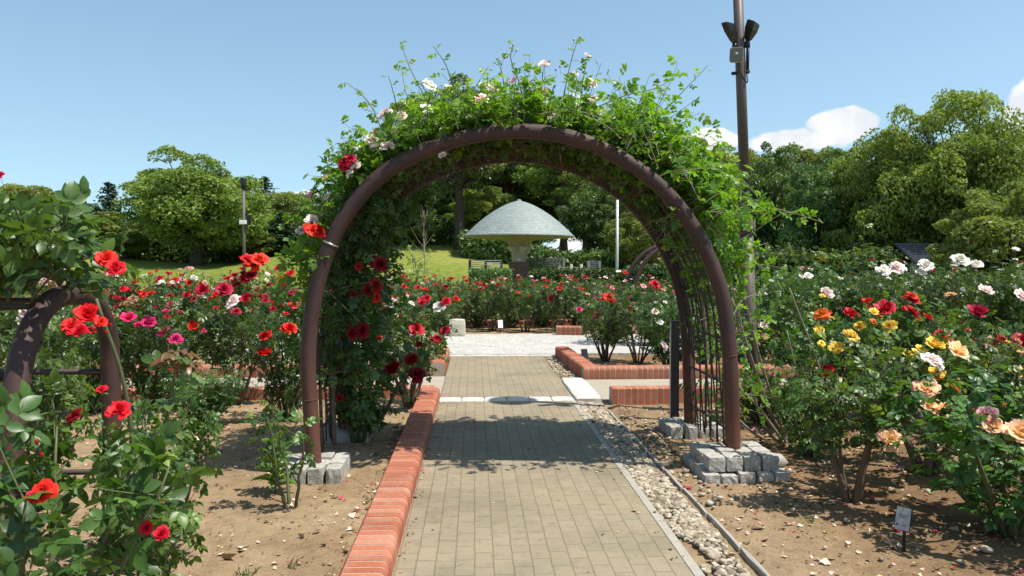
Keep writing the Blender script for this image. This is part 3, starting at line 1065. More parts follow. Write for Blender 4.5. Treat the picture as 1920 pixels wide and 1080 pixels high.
bush(35, 7.2, 1.5, 0.55, ["pink", "blush"], 5, "tall pale pink cluster rose bush behind the low hoop frame", "full", 0.1, G1,
     at_px=[(x, y, "blush", 0.11) for x, y in ((18, 498), (32, 503), (47, 512), (60, 506), (72, 520), (40, 522), (50, 585), (62, 592), (45, 602), (68, 580), (52, 612), (58, 574), (85, 528), (25, 515))])
bush(380, 7.6, 0.62, 0.4, ["coral"], 3, "knee-high rose bush with small coral blooms near the hoop frame", "full", 0.09, G1)
bush(548, 5.12, 0.78, 0.26, ["red"], 0, "sparse young rose bush rising in front of the granite arch foot", "sparse", 0.08, G1)

G2 = "red rose bushes between the cross walk and the plaza"
t2 = "{} red rose bush from the path in the bed behind the cross walk"
for k, (px, Y, n, cc) in enumerate([(785, 12.0, 8, ["red", "crimson"]), (705, 12.3, 9, ["red", "blush"]), (628, 12.2, 9, ["red", "scarlet"]), (555, 12.4, 12, ["red", "crimson"]), (482, 12.1, 12, ["crimson", "red"]), (410, 12.3, 12, ["red", "crimson"]), (336, 12.0, 9, ["red", "scarlet", "white"]), (262, 12.3, 9, ["red", "crimson"]), (188, 12.1, 9, ["crimson", "coral"]), (112, 12.4, 8, ["red", "pink"]), (36, 12.1, 8, ["red"])]):
    ap = []
    if k == 0:
        ap = [(825, 577, "white", 0.2), (800, 560, "red", 0.12), (836, 566, "crimson", 0.14)]
    if k == 1:
        ap = [(732, 570, "white", 0.19), (728, 602, "white", 0.18), (660, 525, "red", 0.1)]
    if k == 4:
        ap = [(466, 488, "scarlet", 0.22), (486, 487, "scarlet", 0.22), (475, 498, "scarlet", 0.2), (458, 523, "crimson", 0.16), (471, 518, "crimson", 0.18), (446, 533, "crimson", 0.16)]
    if k == 3:
        ap = [(531, 527, "crimson", 0.15), (524, 504, "crimson", 0.15), (545, 512, "scarlet", 0.12)]
    bush(px, Y, (1.3 if k < 3 else 1.44) + 0.07 * math.sin(k * 2.1), 0.56, cc, int(n * 1.6) + 12, t2.format(ORD[k]), "mid" if k < 2 else "full", 0.16, G2, at_px=ap)
G3 = "mixed rose bushes at the lawn edge"
for k, px in enumerate([640, 572, 505, 438, 372, 305, 238, 170, 100, 30]):
    Y = 15.2 + 1.2 * (k % 2)
    bush(px, Y, 1.42 + 0.1 * math.cos(k * 1.7), 0.62, [["red", "pink"], ["red", "crimson"], ["white", "white", "yellow"], ["white", "red"]][k % 4], 26,
         "{} mixed rose bush from the near arch, at the foot of the lawn".format(ORD[k]), "full", 0.12, G3)

# ---- across the plaza
G4 = "red rose bushes facing the plaza"
for k, (px, n) in enumerate([(735, 12), (800, 11), (862, 13), (922, 13), (985, 12), (1046, 12), (1108, 11)]):
    ap = [(1075 - 40, 560, "crimson", 0.17)] if k == 5 else []
    bush(px, 18.5 + 0.25 * math.sin(k * 2.4), 1.24 + 0.06 * math.cos(k * 1.3), 0.56, ["red", "red", "crimson", "scarlet"], n,
         "{} red rose bush in the front row across the plaza, counting towards the flagpole".format(ORD[k]), "mid", 0.165, G4, at_px=ap)
G5 = "red rose bushes behind the plaza front row"
for k, px in enumerate([700, 762, 826, 893, 958, 1020, 1080, 1142]):
    bush(px, 19.7, 1.3 + 0.07 * math.sin(k * 1.9), 0.62, ["red", "crimson", "scarlet", "red", "blush"] if k < 5 else ["pink", "blush", "red", "white"], 8,
         "{} rose bush of the second row across the plaza, counting towards the flagpole".format(ORD[k]), "full", 0.165, G5)
G6 = "rose bushes in front of the clipped hedge"
for k, px in enumerate([700, 765, 830, 900, 1005, 1070, 1130, 1190, 1245]):
    bush(px, 22.8, 1.25, 0.7, ["red", "crimson", "white"] if k < 4 else ["blush", "pink", "white", "red"], 8,
         "{} rose bush of the back row near the pavilion, counting towards the second arch".format(ORD[k]), "full", 0.14, G6)

# ---- bed between the cross walk and the plaza, east of the path
G7 = "rose bushes in the bed by the pebbles"
bush(1136, 12.9, 1.12, 0.5, ["magenta", "crimson"], 4, "rose bush on bare forked stems at the kerb corner, hot pink bloom", "mid", 0.12, G7, at_px=[(1120, 591, "magenta", 0.14), (1142, 558, "red", 0.17), (1086, 580, "magenta", 0.09)])
bush(1196, 12.5, 1.2, 0.5, ["pink", "crimson"], 6, "rose bush with small pink and crimson blooms beside the forked bush", "mid", 0.11, G7, at_px=[(1183, 581, "deep", 0.12), (1228, 534, "crimson", 0.15)])
bush(1256, 11.8, 1.15, 0.5, ["blush", "white"], 6, "rose bush with pale blush blooms above the dark info post", "full", 0.1, G7, at_px=[(1237, 604, "white", 0.1), (1228, 585, "blush", 0.1), (1245, 648, "blush", 0.12)])
bush(1225, 15.2, 1.25, 0.55, ["pink", "magenta", "red"], 9, "pink and red rose bush below the second arch", "full", 0.12, G7)
bush(1150, 15.6, 1.15, 0.55, ["magenta", "red", "pink"], 7, "rose bush with hot pink blooms beside the plaza, below the flagpole", "full", 0.12, G7)
bush(1325, 11.6, 1.2, 0.5, ["pink", "blush"], 8, "pink rose bush seen through the arch lattice", "full", 0.1, G7, at_px=[(1325, 620, "pink", 0.1), (1290, 610, "pink", 0.09), (1338, 600, "pink", 0.09)])
bush(1400, 11.7, 1.25, 0.5, ["pink", "blush"], 7, "pink rose bush standing behind the brown lamp pole", "full", 0.1, G7, at_px=[(1432, 632, "pink", 0.13), (1418, 641, "pink", 0.12), (1432, 610, "blush", 0.12)])

# ---- tall white bed beyond the walk
G8 = "white rose bushes beyond the side walk"
for k, (px, Y, h, ap) in enumerate([(1465, 11.8, 1.5, []), (1540, 12.2, 1.5, [(1548, 551, "blush", 0.2, 11.5), (1515, 518, "white", 0.12, 11.5)]), (1615, 11.9, 1.6, []), (1690, 12.2, 1.58, [(1681, 503, "blush", 0.2, 11.4), (1656, 507, "white", 0.18, 11.4)]), (1765, 11.9, 1.6, [(1736, 498, "white", 0.2, 11.4), (1726, 512, "white", 0.15, 11.4)]), (1840, 12.2, 1.6, [(1800, 488, "white", 0.22, 11.4), (1830, 497, "white", 0.18, 11.4), (1848, 546, "blush", 0.2, 11.4)]), (1915, 11.9, 1.58, [(1903, 469, "white", 0.12, 11.4), (1914, 556, "blush", 0.2, 11.4)])]):
    bush(px, Y, h, 0.55, ["white", "white", "blush"], 5, "{} tall white rose bush beyond the side walk, counting from the lamp pole".format(ORD[k]), "full", 0.13, G8, at_px=ap, shoots=([], [(1552, 482)], [(1621, 425), (1600, 470)], [(1668, 470)], [(1752, 480)], [(1815, 448), (1862, 470)], [(1905, 455)])[k])
G9 = "rose bushes under the dark trees"
for k, px in enumerate([1440, 1510, 1580, 1650, 1720, 1790, 1860, 1925]):
    bush(px, 14.6, 1.62 + 0.06 * math.sin(k * 2.3), 0.64, [["white", "red"], ["red", "crimson", "white"]][k % 2], 5, "{} rose bush of the rear row under the dark trees, counting from the lamp pole".format(ORD[k]), "full", 0.12, G9)

# ---- bed to the east of the path
G10 = "rose bushes in the bed by the granite feet"
bush(1602, 5.05, 1.1, 0.46, ["peach"], 0, "rose bush on a forked trunk in bare soil, one big peach bloom low down", "near", 0.12, G10, at_px=[(1668, 825, "peach", 0.125, 4.58, 1)], buds=4)
bush(1745, 5.7, 1.2, 0.58, ["peach", "yellow"], 2, "rose bush with large peach and yellow blooms in a cluster", "near", 0.11, G10, buds=6,
     at_px=[(1736, 728, "peach", 0.135, 4.95, 1), (1741, 759, "peach", 0.1, 4.9, 1), (1767, 772, "peach", 0.13, 4.85, 3), (1756, 702, "yellow", 0.11, 5.2), (1795, 661, "peach", 0.14, 5.0, 3), (1752, 648, "yellow", 0.13, 5.3), (1748, 676, "blush", 0.12, 5.0), (1725, 658, "yellow", 0.09, 5.3), (1788, 728, "orange", 0.1, 5.2), (1782, 642, "orange", 0.07, 5.3), (1757, 706, "orange", 0.08, 5.2), (1703, 664, "yellow", 0.07, 5.3), (1842, 737, "blush", 0.15, 5.3)])
bush(1900, 4.4, 1.0, 0.58, ["peach", "orange"], 2, "large leafy rose bush spreading over the soil behind the name stake, peach blooms", "nearfull", 0.11, G10, buds=6,
     at_px=[(1915, 815, "peach", 0.15, 3.95, 0), (1850, 783, "pink", 0.11, 4.1), (1862, 800, "peach", 0.1, 4.05), (1838, 815, "yellow", 0.09, 4.1), (1878, 763, "orange", 0.05, 4.1, 9)])
bush(1560, 7.3, 1.25, 0.52, ["yellow", "yellow", "orange"], 10, "rose bush with small yellow blooms and one orange bloom at its top", "near", 0.1, G10, buds=8,
     at_px=[(1540, 590, "orange", 0.12), (1597, 631, "yellow", 0.13, 6.8), (1588, 628, "yellow", 0.1, 6.8), (1573, 655, "yellow", 0.13, 6.8), (1568, 652, "yellow", 0.11, 6.8), (1541, 644, "yellow", 0.06, 6.8), (1548, 695, "red", 0.13, 6.8), (1612, 612, "yellow", 0.1, 6.9)])
bush(1665, 7.6, 1.28, 0.55, ["red", "red", "crimson"], 4, "red rose bush between the yellow bush and the white bed", "nearfull", 0.12, G10,
     at_px=[(1660, 580, "red", 0.17, 7.1), (1595, 592, "crimson", 0.16, 7.1), (1712, 588, "red", 0.16, 7.1, 2), (1740, 597, "red", 0.1, 7.1), (1712, 566, "crimson", 0.12, 7.2), (1668, 614, "yellow", 0.13, 7.1), (1710, 555, "red", 0.1, 7.2)])
bush(1800, 7.4, 1.25, 0.55, ["red", "peach"], 4, "rose bush with red and peach blooms beside the walk", "nearfull", 0.12, G10,
     at_px=[(1833, 588, "crimson", 0.17, 6.9), (1765, 631, "red", 0.13, 6.9), (1858, 650, "peach", 0.17, 6.9), (1835, 645, "red", 0.12, 6.9), (1888, 660, "crimson", 0.17, 6.9), (1878, 640, "red", 0.13, 6.9), (1783, 645, "orange", 0.08, 6.9)])
bush(1925, 6.6, 1.15, 0.5, ["crimson", "peach", "orange"], 4, "rose bush with crimson and orange blooms at the bed's far end", "nearfull", 0.12, G10,
     at_px=[(1908, 700, "peach", 0.16, 6.1), (1890, 717, "yellow", 0.1, 6.1), (1918, 640, "crimson", 0.14, 6.1)])
bush(1890, 5.5, 1.15, 0.42, ["peach", "yellow", "orange"], 9, "leafy rose bush with many small peach and yellow blooms behind the large spreading bush", "near", 0.085, G10, buds=6)
bush(1430, 7.6, 0.6, 0.35, ["pink"], 3, "low pink rose bush at the foot of the lamp pole", "full", 0.09, G10)
bush(1520, 6.3, 0.75, 0.35, ["yellow"], 0, "leafy knee-high bush beside the bare climber canes", "nearfull", 0.1, G10)

# ---- close foreground
G11 = "scarlet rose bushes close to the low hoop"
bush(120, 2.95, 1.12, 0.5, ["coral"], 0, "big-leaved rose bush close up, growing through the low hoop frame, coral red blooms", "big", 0.12, G11, X=-1.66,
     at_px=[(223, 770, "coral", 0.13, 2.75, 1), (80, 922, "coral", 0.13, 2.7, 2), (66, 935, "coral", 0.11, 2.68, 0), (140, 780, "deep", 0.1, 2.9, 2), (70, 832, "coral", 0.06, 2.7, 9), (80, 856, "coral", 0.065, 2.7, 9), (303, 1003, "coral", 0.1, 2.85, 0), (275, 990, "coral", 0.08, 2.9, 2)], buds=2)
bush(285, 4.2, 0.95, 0.3, ["coral"], 1, "leafy rose bush beside the low hoop frame, on the open tan soil", "nearfull", 0.1, G11, at_px=[(300, 860, "coral", 0.05, 3.8)])
bush(275, 3.5, 0.62, 0.24, ["coral"], 0, "small big-leaved rose shrub spreading onto the open tan soil", "big", 0.1, G11)
bush(15, 4.9, 1.25, 0.45, ["coral", "red"], 3, "rose bush behind the low hoop frame with coral blooms", "nearfull", 0.11, G11)

# ------------------------------------------------------------------ the arches
PX = [(591, 905), (588, 860), (581, 750), (578, 660), (588, 568), (614, 472), (651, 400), (701, 340), (762, 298), (830, 270), (900, 252), (970, 246), (1040, 251), (1110, 271), (1180, 306), (1240, 352), (1290, 412), (1329, 482), (1355, 560), (1367, 650), (1372, 750), (1376, 900)]
Y0, Y1, PR_ = 5.85, 7.15, 0.058
FRONT = catmull([at(x, y, Y0) for x, y in PX], 6)
FRONT[0][2] = FRONT[-1][2] = 0.0
REAR = FRONT + np.array([0.03, Y1 - Y0, -0.01])
SL = np.concatenate([[0], np.cumsum(np.linalg.norm(np.diff(FRONT, axis=0), axis=1))])
SL /= SL[-1]


def arc_pt(s, d=0.0, o=0.0):
    """point on the arch shell: s along the arc, d metres behind the front pipe, o outward"""
    p = np.array([np.interp(s, SL, FRONT[:, k]) for k in range(3)])
    q = np.array([np.interp(min(s + 0.004, 1), SL, FRONT[:, k]) for k in range(3)]) - np.array([np.interp(max(s - 0.004, 0), SL, FRONT[:, k]) for k in range(3)])
    q = nrm(q)
    nrm_ = np.array([-q[2], 0, q[0]])
    if nrm_[2] < -0.2:
        nrm_ = -nrm_
    return p + np.array([0.03 * d / 1.3, d, 0]) + nrm_ * o, nrm_, q


root = thing("rose_arch", ((FRONT[0][0] + FRONT[-1][0]) / 2, Y0, 0), "big brown tubular rose arch over the path, pale roses on top", "rose arch", "tubular rose arches")
ro = np.array(root.location)
for line in (FRONT, REAR):
    mb = MB()
    P = line - ro
    tube(mb, P, PR_, 20, 0.5)
    mb.build("pipe", M["pipe"], root)
    for i in (12, len(P) - 12):
        mb = MB()
        tube(mb, np.array([P[i], P[i] + nrm(P[i + 1] - P[i]) * 0.008]), PR_ + 0.003, 20)
        mb.build("pipe_joint", M["pipe"], root)
mb = MB()
i = int(np.argmin(np.abs(FRONT[:, 2] - at(617, 462, Y0)[2])[: len(FRONT) // 2]))
tube(mb, np.array([FRONT[i], FRONT[i] + nrm(FRONT[i + 1] - FRONT[i]) * 0.012]) - ro, PR_ + 0.004, 20)
mb.build("tie_band", M["steel"], root)
mb = MB()
for d in np.linspace(0.1, 1.22, 13):
    P = np.array([arc_pt(s, d + 0.01 * math.sin(s * 40 + d * 9), 0.012 * math.sin(s * 25 + d * 31))[0] for s in np.linspace(0.03, 0.985, 60)]) - ro
    tube(mb, P, 0.0075, 5, rng.random())
mb.build("lattice_wires", M["rod"], root)
for s in np.linspace(0.05, 0.96, 19):
    mb = MB()
    tube(mb, np.array([arc_pt(s, 0, 0)[0], arc_pt(s, 0.65, 0)[0], arc_pt(s, Y1 - Y0, 0)[0]]) - ro, 0.011, 6)
    mb.build("cross_rod", M["rod"], root)


def plinth(x0, x1, y0, y1, z1, nx, ny, label, low=None):
    root = thing("stone_plinth", ((x0 + x1) / 2, (y0 + y1) / 2, 0), label, "plinth", "granite feet of the near arch")
    c = np.array(root.location)

    def course(x0, x1, y0, y1, z0, z1, nx, ny):
        for i in range(nx):
            for j in range(ny):
                mb = MB()
                jx, jy = rng.normal(0, 0.003, 2)
                lo = np.array([x0 + (x1 - x0) * i / nx + 0.006 + jx, y0 + (y1 - y0) * j / ny + 0.006 + jy, z0])
                hi = np.array([x0 + (x1 - x0) * (i + 1) / nx - 0.006 + jx, y0 + (y1 - y0) * (j + 1) / ny - 0.006 + jy, z1 + rng.normal(0, 0.007)])
                rough_box(mb, lo - c, hi - c, rng, 0.0035, 0.002, rng.random())
                mb.build("granite_block", M["granite"], root, False)
    if low:
        course(*low[:4], -0.08, low[4], low[5], low[6])
        course(x0, x1, y0, y1, low[4] - 0.004, z1, nx, ny)
    else:
        course(x0, x1, y0, y1, -0.08, z1, nx, ny)


plinth(1.7, 2.25, 5.55, 6.08, 0.17, 4, 3, "granite block plinth of two courses under the front arch leg by the soil", (1.66, 2.31, 5.49, 6.14, 0.065, 5, 4))
plinth(-1.47, -0.97, 5.6, 6.12, 0.105, 4, 3, "granite block plinth under the bent front arch leg, small bush before it")
plinth(1.77, 2.29, 6.9, 7.4, 0.1, 4, 3, "granite block plinth under the rear arch leg beside the dark post")
plinth(-1.45, -0.95, 6.95, 7.4, 0.08, 3, 3, "granite block plinth under the rear arch leg, hidden among rose leaves")

# second arch, far behind
root = thing("rose_arch", (6.05, 21.6, 0), "distant brown tubular rose arch beside the clipped hedge", "rose arch", "tubular rose arches")
far = [(-1.62, 0.0), (-1.62, 0.75), (-1.5, 1.25), (-1.2, 1.75), (-0.75, 2.08), (0, 2.22), (0.75, 2.08), (1.2, 1.75), (1.5, 1.25), (1.62, 0.75), (1.62, 0.0)]
for dy in (0, 1.3):
    mb = MB()
    tube(mb, catmull([(x, dy, z) for x, z in far], 5), 0.065, 10)
    mb.build("pipe", M["pipe"], root)
P = catmull([(x, 0, z) for x, z in far], 5)
for i in range(6, len(P) - 5, 4):
    mb = MB()
    tube(mb, [P[i], P[i] + np.array([0, 1.3, 0])], 0.012, 5)
    mb.build("cross_rod", M["rod"], root)

# low hoop frame close by
root = thing("rose_hoop", (-1.95, 3.75, 0), "low brown tubular hoop frame in the nearest bush, with cross bars", "rose hoop")
hoopP = []
for X_ in (-1.93, -3.0):
    hp = [(-0.67, -0.1), (-0.6, 0.55), (-0.52, 1.0), (-0.44, 1.21), (-0.29, 1.36), (-0.1, 1.43), (0.16, 1.43), (0.36, 1.37), (0.51, 1.22), (0.55, 1.0), (0.55, 0.55), (0.55, -0.1)]
    mb = MB()
    tube(mb, catmull([(X_ + 1.95 - 0.1 * y, y, z) for y, z in hp], 6), 0.049, 18)
    mb.build("hoop_pipe", M["pipe"], root)
for y, z, r_ in ((-0.3, 1.40, 0.014), (0.55, 1.0, 0.016), (-0.46, 1.12, 0.016), (0.3, 1.40, 0.014), (0.55, 0.45, 0.016)):
    mb = MB()
    tube(mb, [(-1.05, y, z), (0.02, y, z)], r_, 8)
    mb.build("cross_bar", M["rod"], root)

# ------------------------------------------------------------------ climbing roses
def grow(p0, d, ln, r_, sag=0.3, n=7, wig=0.06):
    P = [np.array(p0, float)]
    d = nrm(d)
    for k in range(n - 1):
        d = nrm(d + r_.normal(0, wig, 3) + np.array([0, 0, -sag / n]))
        P.append(P[-1] + d * ln / (n - 1))
    return np.array(P)


def climber(label, cat_group, seed):
    root = thing("climbing_rose", (0, 0, 0), label, "climbing rose", cat_group)
    return root, MB(), [[], [], [], [], []], np.random.default_rng(seed)


GC = "climbing roses on the near arch"
# (1) blush climber over the west leg and the crown of the arch
rootA, SA, LA, rA = climber("climbing rose with blush blooms covering the crown of the near arch", GC, 21)
rootB, SB, LB, rB = climber("bright yellow-green climbing rose on the lamp pole flank of the near arch", GC, 22)
rootC, SC, LC, rC = climber("dark leafy climbing rose with deep red blooms inside the bent arch leg", GC, 23)
rootA.location = tuple(at(600, 860, 6.5) * np.array([1, 1, 0]))
rootB.location = tuple(np.array([gx(1482, 6.9), 6.9, 0.0]))
rootC.location = (gx(640, 6.9), 6.9, 0)
oA, oB, oC = (np.array(r_.location) for r_ in (rootA, rootB, rootC))


def shell(n, s0, s1, r_, S, L, off, dlo=0.05, dhi=1.35, out=0.25, ll=0.11, nl=5, inward=0.12, young=0.8, lens=(0.2, 0.5), dirmix=(0.55, 0.35, 0.7), deep=0.08):
    for _ in range(n):
        s, d = r_.uniform(s0, s1), r_.uniform(dlo, dhi)
        p, nn, tt = arc_pt(s, d, abs(r_.normal(0, out)) * 0.6 if r_.random() > inward else -r_.uniform(0, deep))
        dv = nn * dirmix[0] + np.array([0, 0, dirmix[1]]) + r_.normal(0, dirmix[2], 3) * np.array([1, 0.7, 0.8])
        if d < 0.2:
            dv[1] = abs(dv[1]) * 0.3 - 0.05
        if d > 1.1 and dv[1] > 0:
            dv[1] *= 0.4
        P = grow(p, dv, r_.uniform(*lens), r_, 0.35, 5, 0.12)
        tube(S, P - off, np.linspace(0.004, 0.0015, 5), 3, r_.random(), cap=False)
        shoot_leaves(L, P - off, r_, nl, ll, young)


shell(760, 0.33, 0.66, rA, SA, LA, oA, 0.02, 1.35, 0.16, 0.14, 6, 0.12, lens=(0.12, 0.34))
shell(70, 0.36, 0.64, rA, SA, LA, oA, 0.1, 1.3, 0.15, 0.1, 8, 0, lens=(0.4, 0.7), dirmix=(0.5, 0.7, 0.4))
shell(170, 0.2, 0.36, rA, SA, LA, oA, 0.02, 1.35, 0.11, 0.13, 6, 0.15, 0.3, dirmix=(0.6, 0.25, 0.7))
shell(560, 0.3, 0.7, rC, SC, LC, oC, 0.08, 1.3, 0.03, 0.12, 6, 0.6, 0.0, (0.12, 0.3), (0.0, 0.0, 0.8))  # dark leaf colour and dense packing put the shade under the crown
shell(520, 0.6, 0.745, rB, SB, LB, oB, 0.05, 1.5, 0.27, 0.14, 6, 0.02, 1.0, (0.2, 0.5), (0.7, 0.25, 0.7))
shell(80, 0.745, 0.82, rB, SB, LB, oB, 0.05, 1.4, 0.2, 0.12, 6, 0.02, 1.0, (0.15, 0.4), (0.7, 0.25, 0.7))
shell(40, 0.8, 0.95, rB, SB, LB, oB, 0.15, 1.4, 0.2, 0.11, 5, 0.05, 0.8, (0.15, 0.5))
shell(45, 0.64, 0.84, rB, SB, LB, oB, 0.3, 1.3, 0.03, 0.1, 5, 0.4, 0.4, (0.12, 0.3))
shell(120, 0.1, 0.25, rC, SC, LC, oC, 0.25, 1.4, 0.05, 0.13, 6, 0.85, 0.1, (0.15, 0.35), (-0.3, 0.1, 0.7), 0.32)
shell(130, 0.2, 0.34, rC, SC, LC, oC, 0.35, 1.35, 0.1, 0.12, 6, 0.6, 0.1, (0.2, 0.45), (-0.3, 0.0, 0.7))
shell(26, 0.5, 0.74, rB, SB, LB, oB, -0.35, 0.0, 0.15, 0.12, 6, 0.0, 0.8, (0.25, 0.5), (0.7, 0.2, 0.5))
shell(14, 0.36, 0.5, rA, SA, LA, oA, -0.25, 0.0, 0.12, 0.12, 6, 0.0, 0.8, (0.2, 0.4), (0.7, 0.4, 0.5))
# long shoots against the sky (real canes, each at its own depth)
for pts, Y_, ll, S, L, off, r_, yg in (
    ([(735, 290), (712, 235), (690, 190), (650, 155)], 6.1, 0.09, SA, LA, oA, rA, 1.0),
    ([(812, 235), (795, 180), (770, 130), (750, 78)], 6.3, 0.1, SA, LA, oA, rA, 1.0),
    ([(748, 260), (746, 215), (738, 175), (728, 142)], 6.5, 0.09, SA, LA, oA, rA, 0.8),
    ([(875, 215), (850, 160), (835, 120), (812, 86)], 6.4, 0.1, SA, LA, oA, rA, 1.0),
    ([(945, 215), (945, 160), (938, 125), (932, 112)], 6.2, 0.08, SA, LA, oA, rA, 0.4),
    ([(985, 220), (975, 160), (958, 112), (962, 84)], 6.4, 0.09, SA, LA, oA, rA, 0.4),
    ([(1050, 220), (1060, 165), (1072, 110), (1086, 68)], 6.3, 0.11, SA, LA, oA, rA, 0.3),
    ([(1085, 220), (1092, 160), (1098, 125), (1101, 108)], 6.1, 0.09, SA, LA, oA, rA, 0.3),
    ([(1015, 215), (1016, 165), (1018, 135), (1020, 126)], 6.1, 0.09, SA, LA, oA, rA, 0.3),
    ([(1110, 205), (1170, 180), (1230, 165), (1272, 140)], 6.4, 0.1, SB, LB, oB, rB, 0.8),
    ([(1180, 270), (1225, 230), (1280, 172), (1328, 122)], 6.5, 0.11, SB, LB, oB, rB, 0.9),
    ([(1230, 290), (1275, 240), (1300, 210)], 6.3, 0.09, SB, LB, oB, rB, 0.9),
    ([(1340, 430), (1400, 385), (1470, 395), (1545, 418)], 6.2, 0.12, SB, LB, oB, rB, 1.0),
    ([(1360, 470), (1420, 430), (1470, 400), (1510, 405)], 6.4, 0.12, SB, LB, oB, rB, 1.0),
    ([(1300, 330), (1350, 310), (1400, 345), (1440, 400)], 6.6, 0.12, SB, LB, oB, rB, 1.0),
    ([(1370, 500), (1400, 470), (1440, 455)], 6.1, 0.11, SB, LB, oB, rB, 0.9),
    ([(1375, 590), (1395, 560), (1430, 550)], 5.95, 0.12, SB, LB, oB, rB, 0.8),
    ([(1290, 330), (1340, 300), (1380, 330)], 6.9, 0.12, SB, LB, oB, rB, 1.0),
    ([(1320, 380), (1370, 350), (1420, 380)], 7.0, 0.12, SB, LB, oB, rB, 1.0),
    ([(640, 470), (600, 440), (560, 465)], 6.2, 0.12, SA, LA, oA, rA, 0.4),
    ([(660, 420), (620, 390), (585, 400)], 6.2, 0.12, SA, LA, oA, rA, 0.4),
    ([(690, 350), (650, 330), (608, 325)], 6.1, 0.11, SA, LA, oA, rA, 0.4),
    ([(640, 520), (590, 500), (560, 485)], 6.5, 0.12, SA, LA, oA, rA, 0.3),
    ([(660, 480), (700, 470), (718, 500)], 6.3, 0.11, SC, LC, oC, rC, 0.2),
    ([(640, 540), (690, 530), (720, 545)], 6.1, 0.12, SC, LC, oC, rC, 0.2),
    ([(830, 290), (850, 310), (848, 330)], 5.9, 0.1, SA, LA, oA, rA, 0.3),
):
    P = catmull([at(x, y, Y_ + 0.12 * k * (1 if Y_ < 6.4 else -1) * 0.5) for k, (x, y) in enumerate(pts)], 5)
    ln = np.linalg.norm(np.diff(P, axis=0), axis=1).sum()
    tube(S, P - off, np.linspace(0.0065, 0.0022, len(P)), 5, r_.random(), cap=False)
    shoot_leaves(L, P - off, r_, max(4, int(ln * 13)), ll, yg, 0.25)
# bare old canes by the east foot
for a, b, c, Ya, Yb in (((1482, 845), (1440, 760), (1372, 560), 6.85, 6.0), ((1478, 842), (1430, 690), (1385, 520), 6.85, 6.1), ((1480, 845), (1425, 780), (1370, 540), 6.8, 6.3), ((1485, 840), (1455, 745), (1400, 700), 6.9, 7.3), ((1470, 845), (1380, 830), (1305, 770), 6.85, 7.0), ((1480, 842), (1400, 740), (1330, 700), 6.9, 6.6), ((1490, 830), (1500, 740), (1475, 620), 6.9, 6.7), ((1492, 832), (1545, 735), (1480, 540), 6.9, 6.6), ((1475, 842), (1410, 810), (1325, 720), 6.85, 6.9), ((1485, 838), (1425, 730), (1345, 430), 6.9, 6.4)):
    P = catmull([at(*a, Ya), at(*b, (Ya + Yb) / 2), at(*c, Yb)], 8)
    tube(SB, P - oB, np.linspace(0.014, 0.007, len(P)), 7, rB.random())
tube(SB, np.array([(0.02, 0, -0.08), (0.0, 0.0, 0.08), (0.05, 0.02, 0.2), (0.09, 0.03, 0.34)]), [0.05, 0.045, 0.035, 0.025], 9)
P = np.array([arc_pt(s, 0.9 - s * 0.5, 0.03)[0] for s in np.linspace(0.03, 0.45, 30)])
tube(SA, P - oA, np.linspace(0.016, 0.008, 30), 7)
P = np.array([arc_pt(s, 0.4 + s, 0.03)[0] for s in np.linspace(0.02, 0.5, 30)])
tube(SA, P - oA, np.linspace(0.016, 0.008, 30), 7)
P = np.array([arc_pt(1 - s, 0.9 - s, 0.03)[0] for s in np.linspace(0.02, 0.4, 30)])
tube(SB, P - oB, np.linspace(0.014, 0.006, 30), 7)
P = np.array([arc_pt(s, 0.6 + s, -0.03)[0] for s in np.linspace(0.02, 0.3, 30)])
tube(SC, P - oC, np.linspace(0.018, 0.008, 30), 7)
for S, L, rt, lm, sm in ((SA, LA, rootA, "arch_leaf", "stem"), (SB, LB, rootB, "arch_leaf", "pale_cane"), (SC, LC, rootC, "rose_leaf", "old_stem")):
    S.build("canes", M[sm], rt)
    if True:       # nothing hangs deep into the passage
        pos = np.array(L[0]) + np.array(rt.location)
        i = np.argmin(((pos[:, None, [0, 2]] - FRONT[None, :, [0, 2]]) ** 2).sum(-1), 1)
        T_ = nrm(np.gradient(FRONT, axis=0))[i]
        inw = (pos - FRONT[i])[:, 0] * -T_[:, 2] + (pos - FRONT[i])[:, 2] * T_[:, 0]
        lim = np.where((pos[:, 1] > Y1 - 0.32) & (pos[:, 2] > 1.2), 0.09, -0.02)
        ok = np.nonzero((inw > lim) | (pos[:, 1] < Y0 - 0.12) | ((lm == "rose_leaf") & ((pos[:, 2] < 2.15) & (pos[:, 0] < -0.1))))[0]
        L = [[c[k] for k in ok] for c in L]
    mb = MB()
    put_leaves(mb, L, LEAF_HI)
    mb.build("foliage", M[lm], rt)
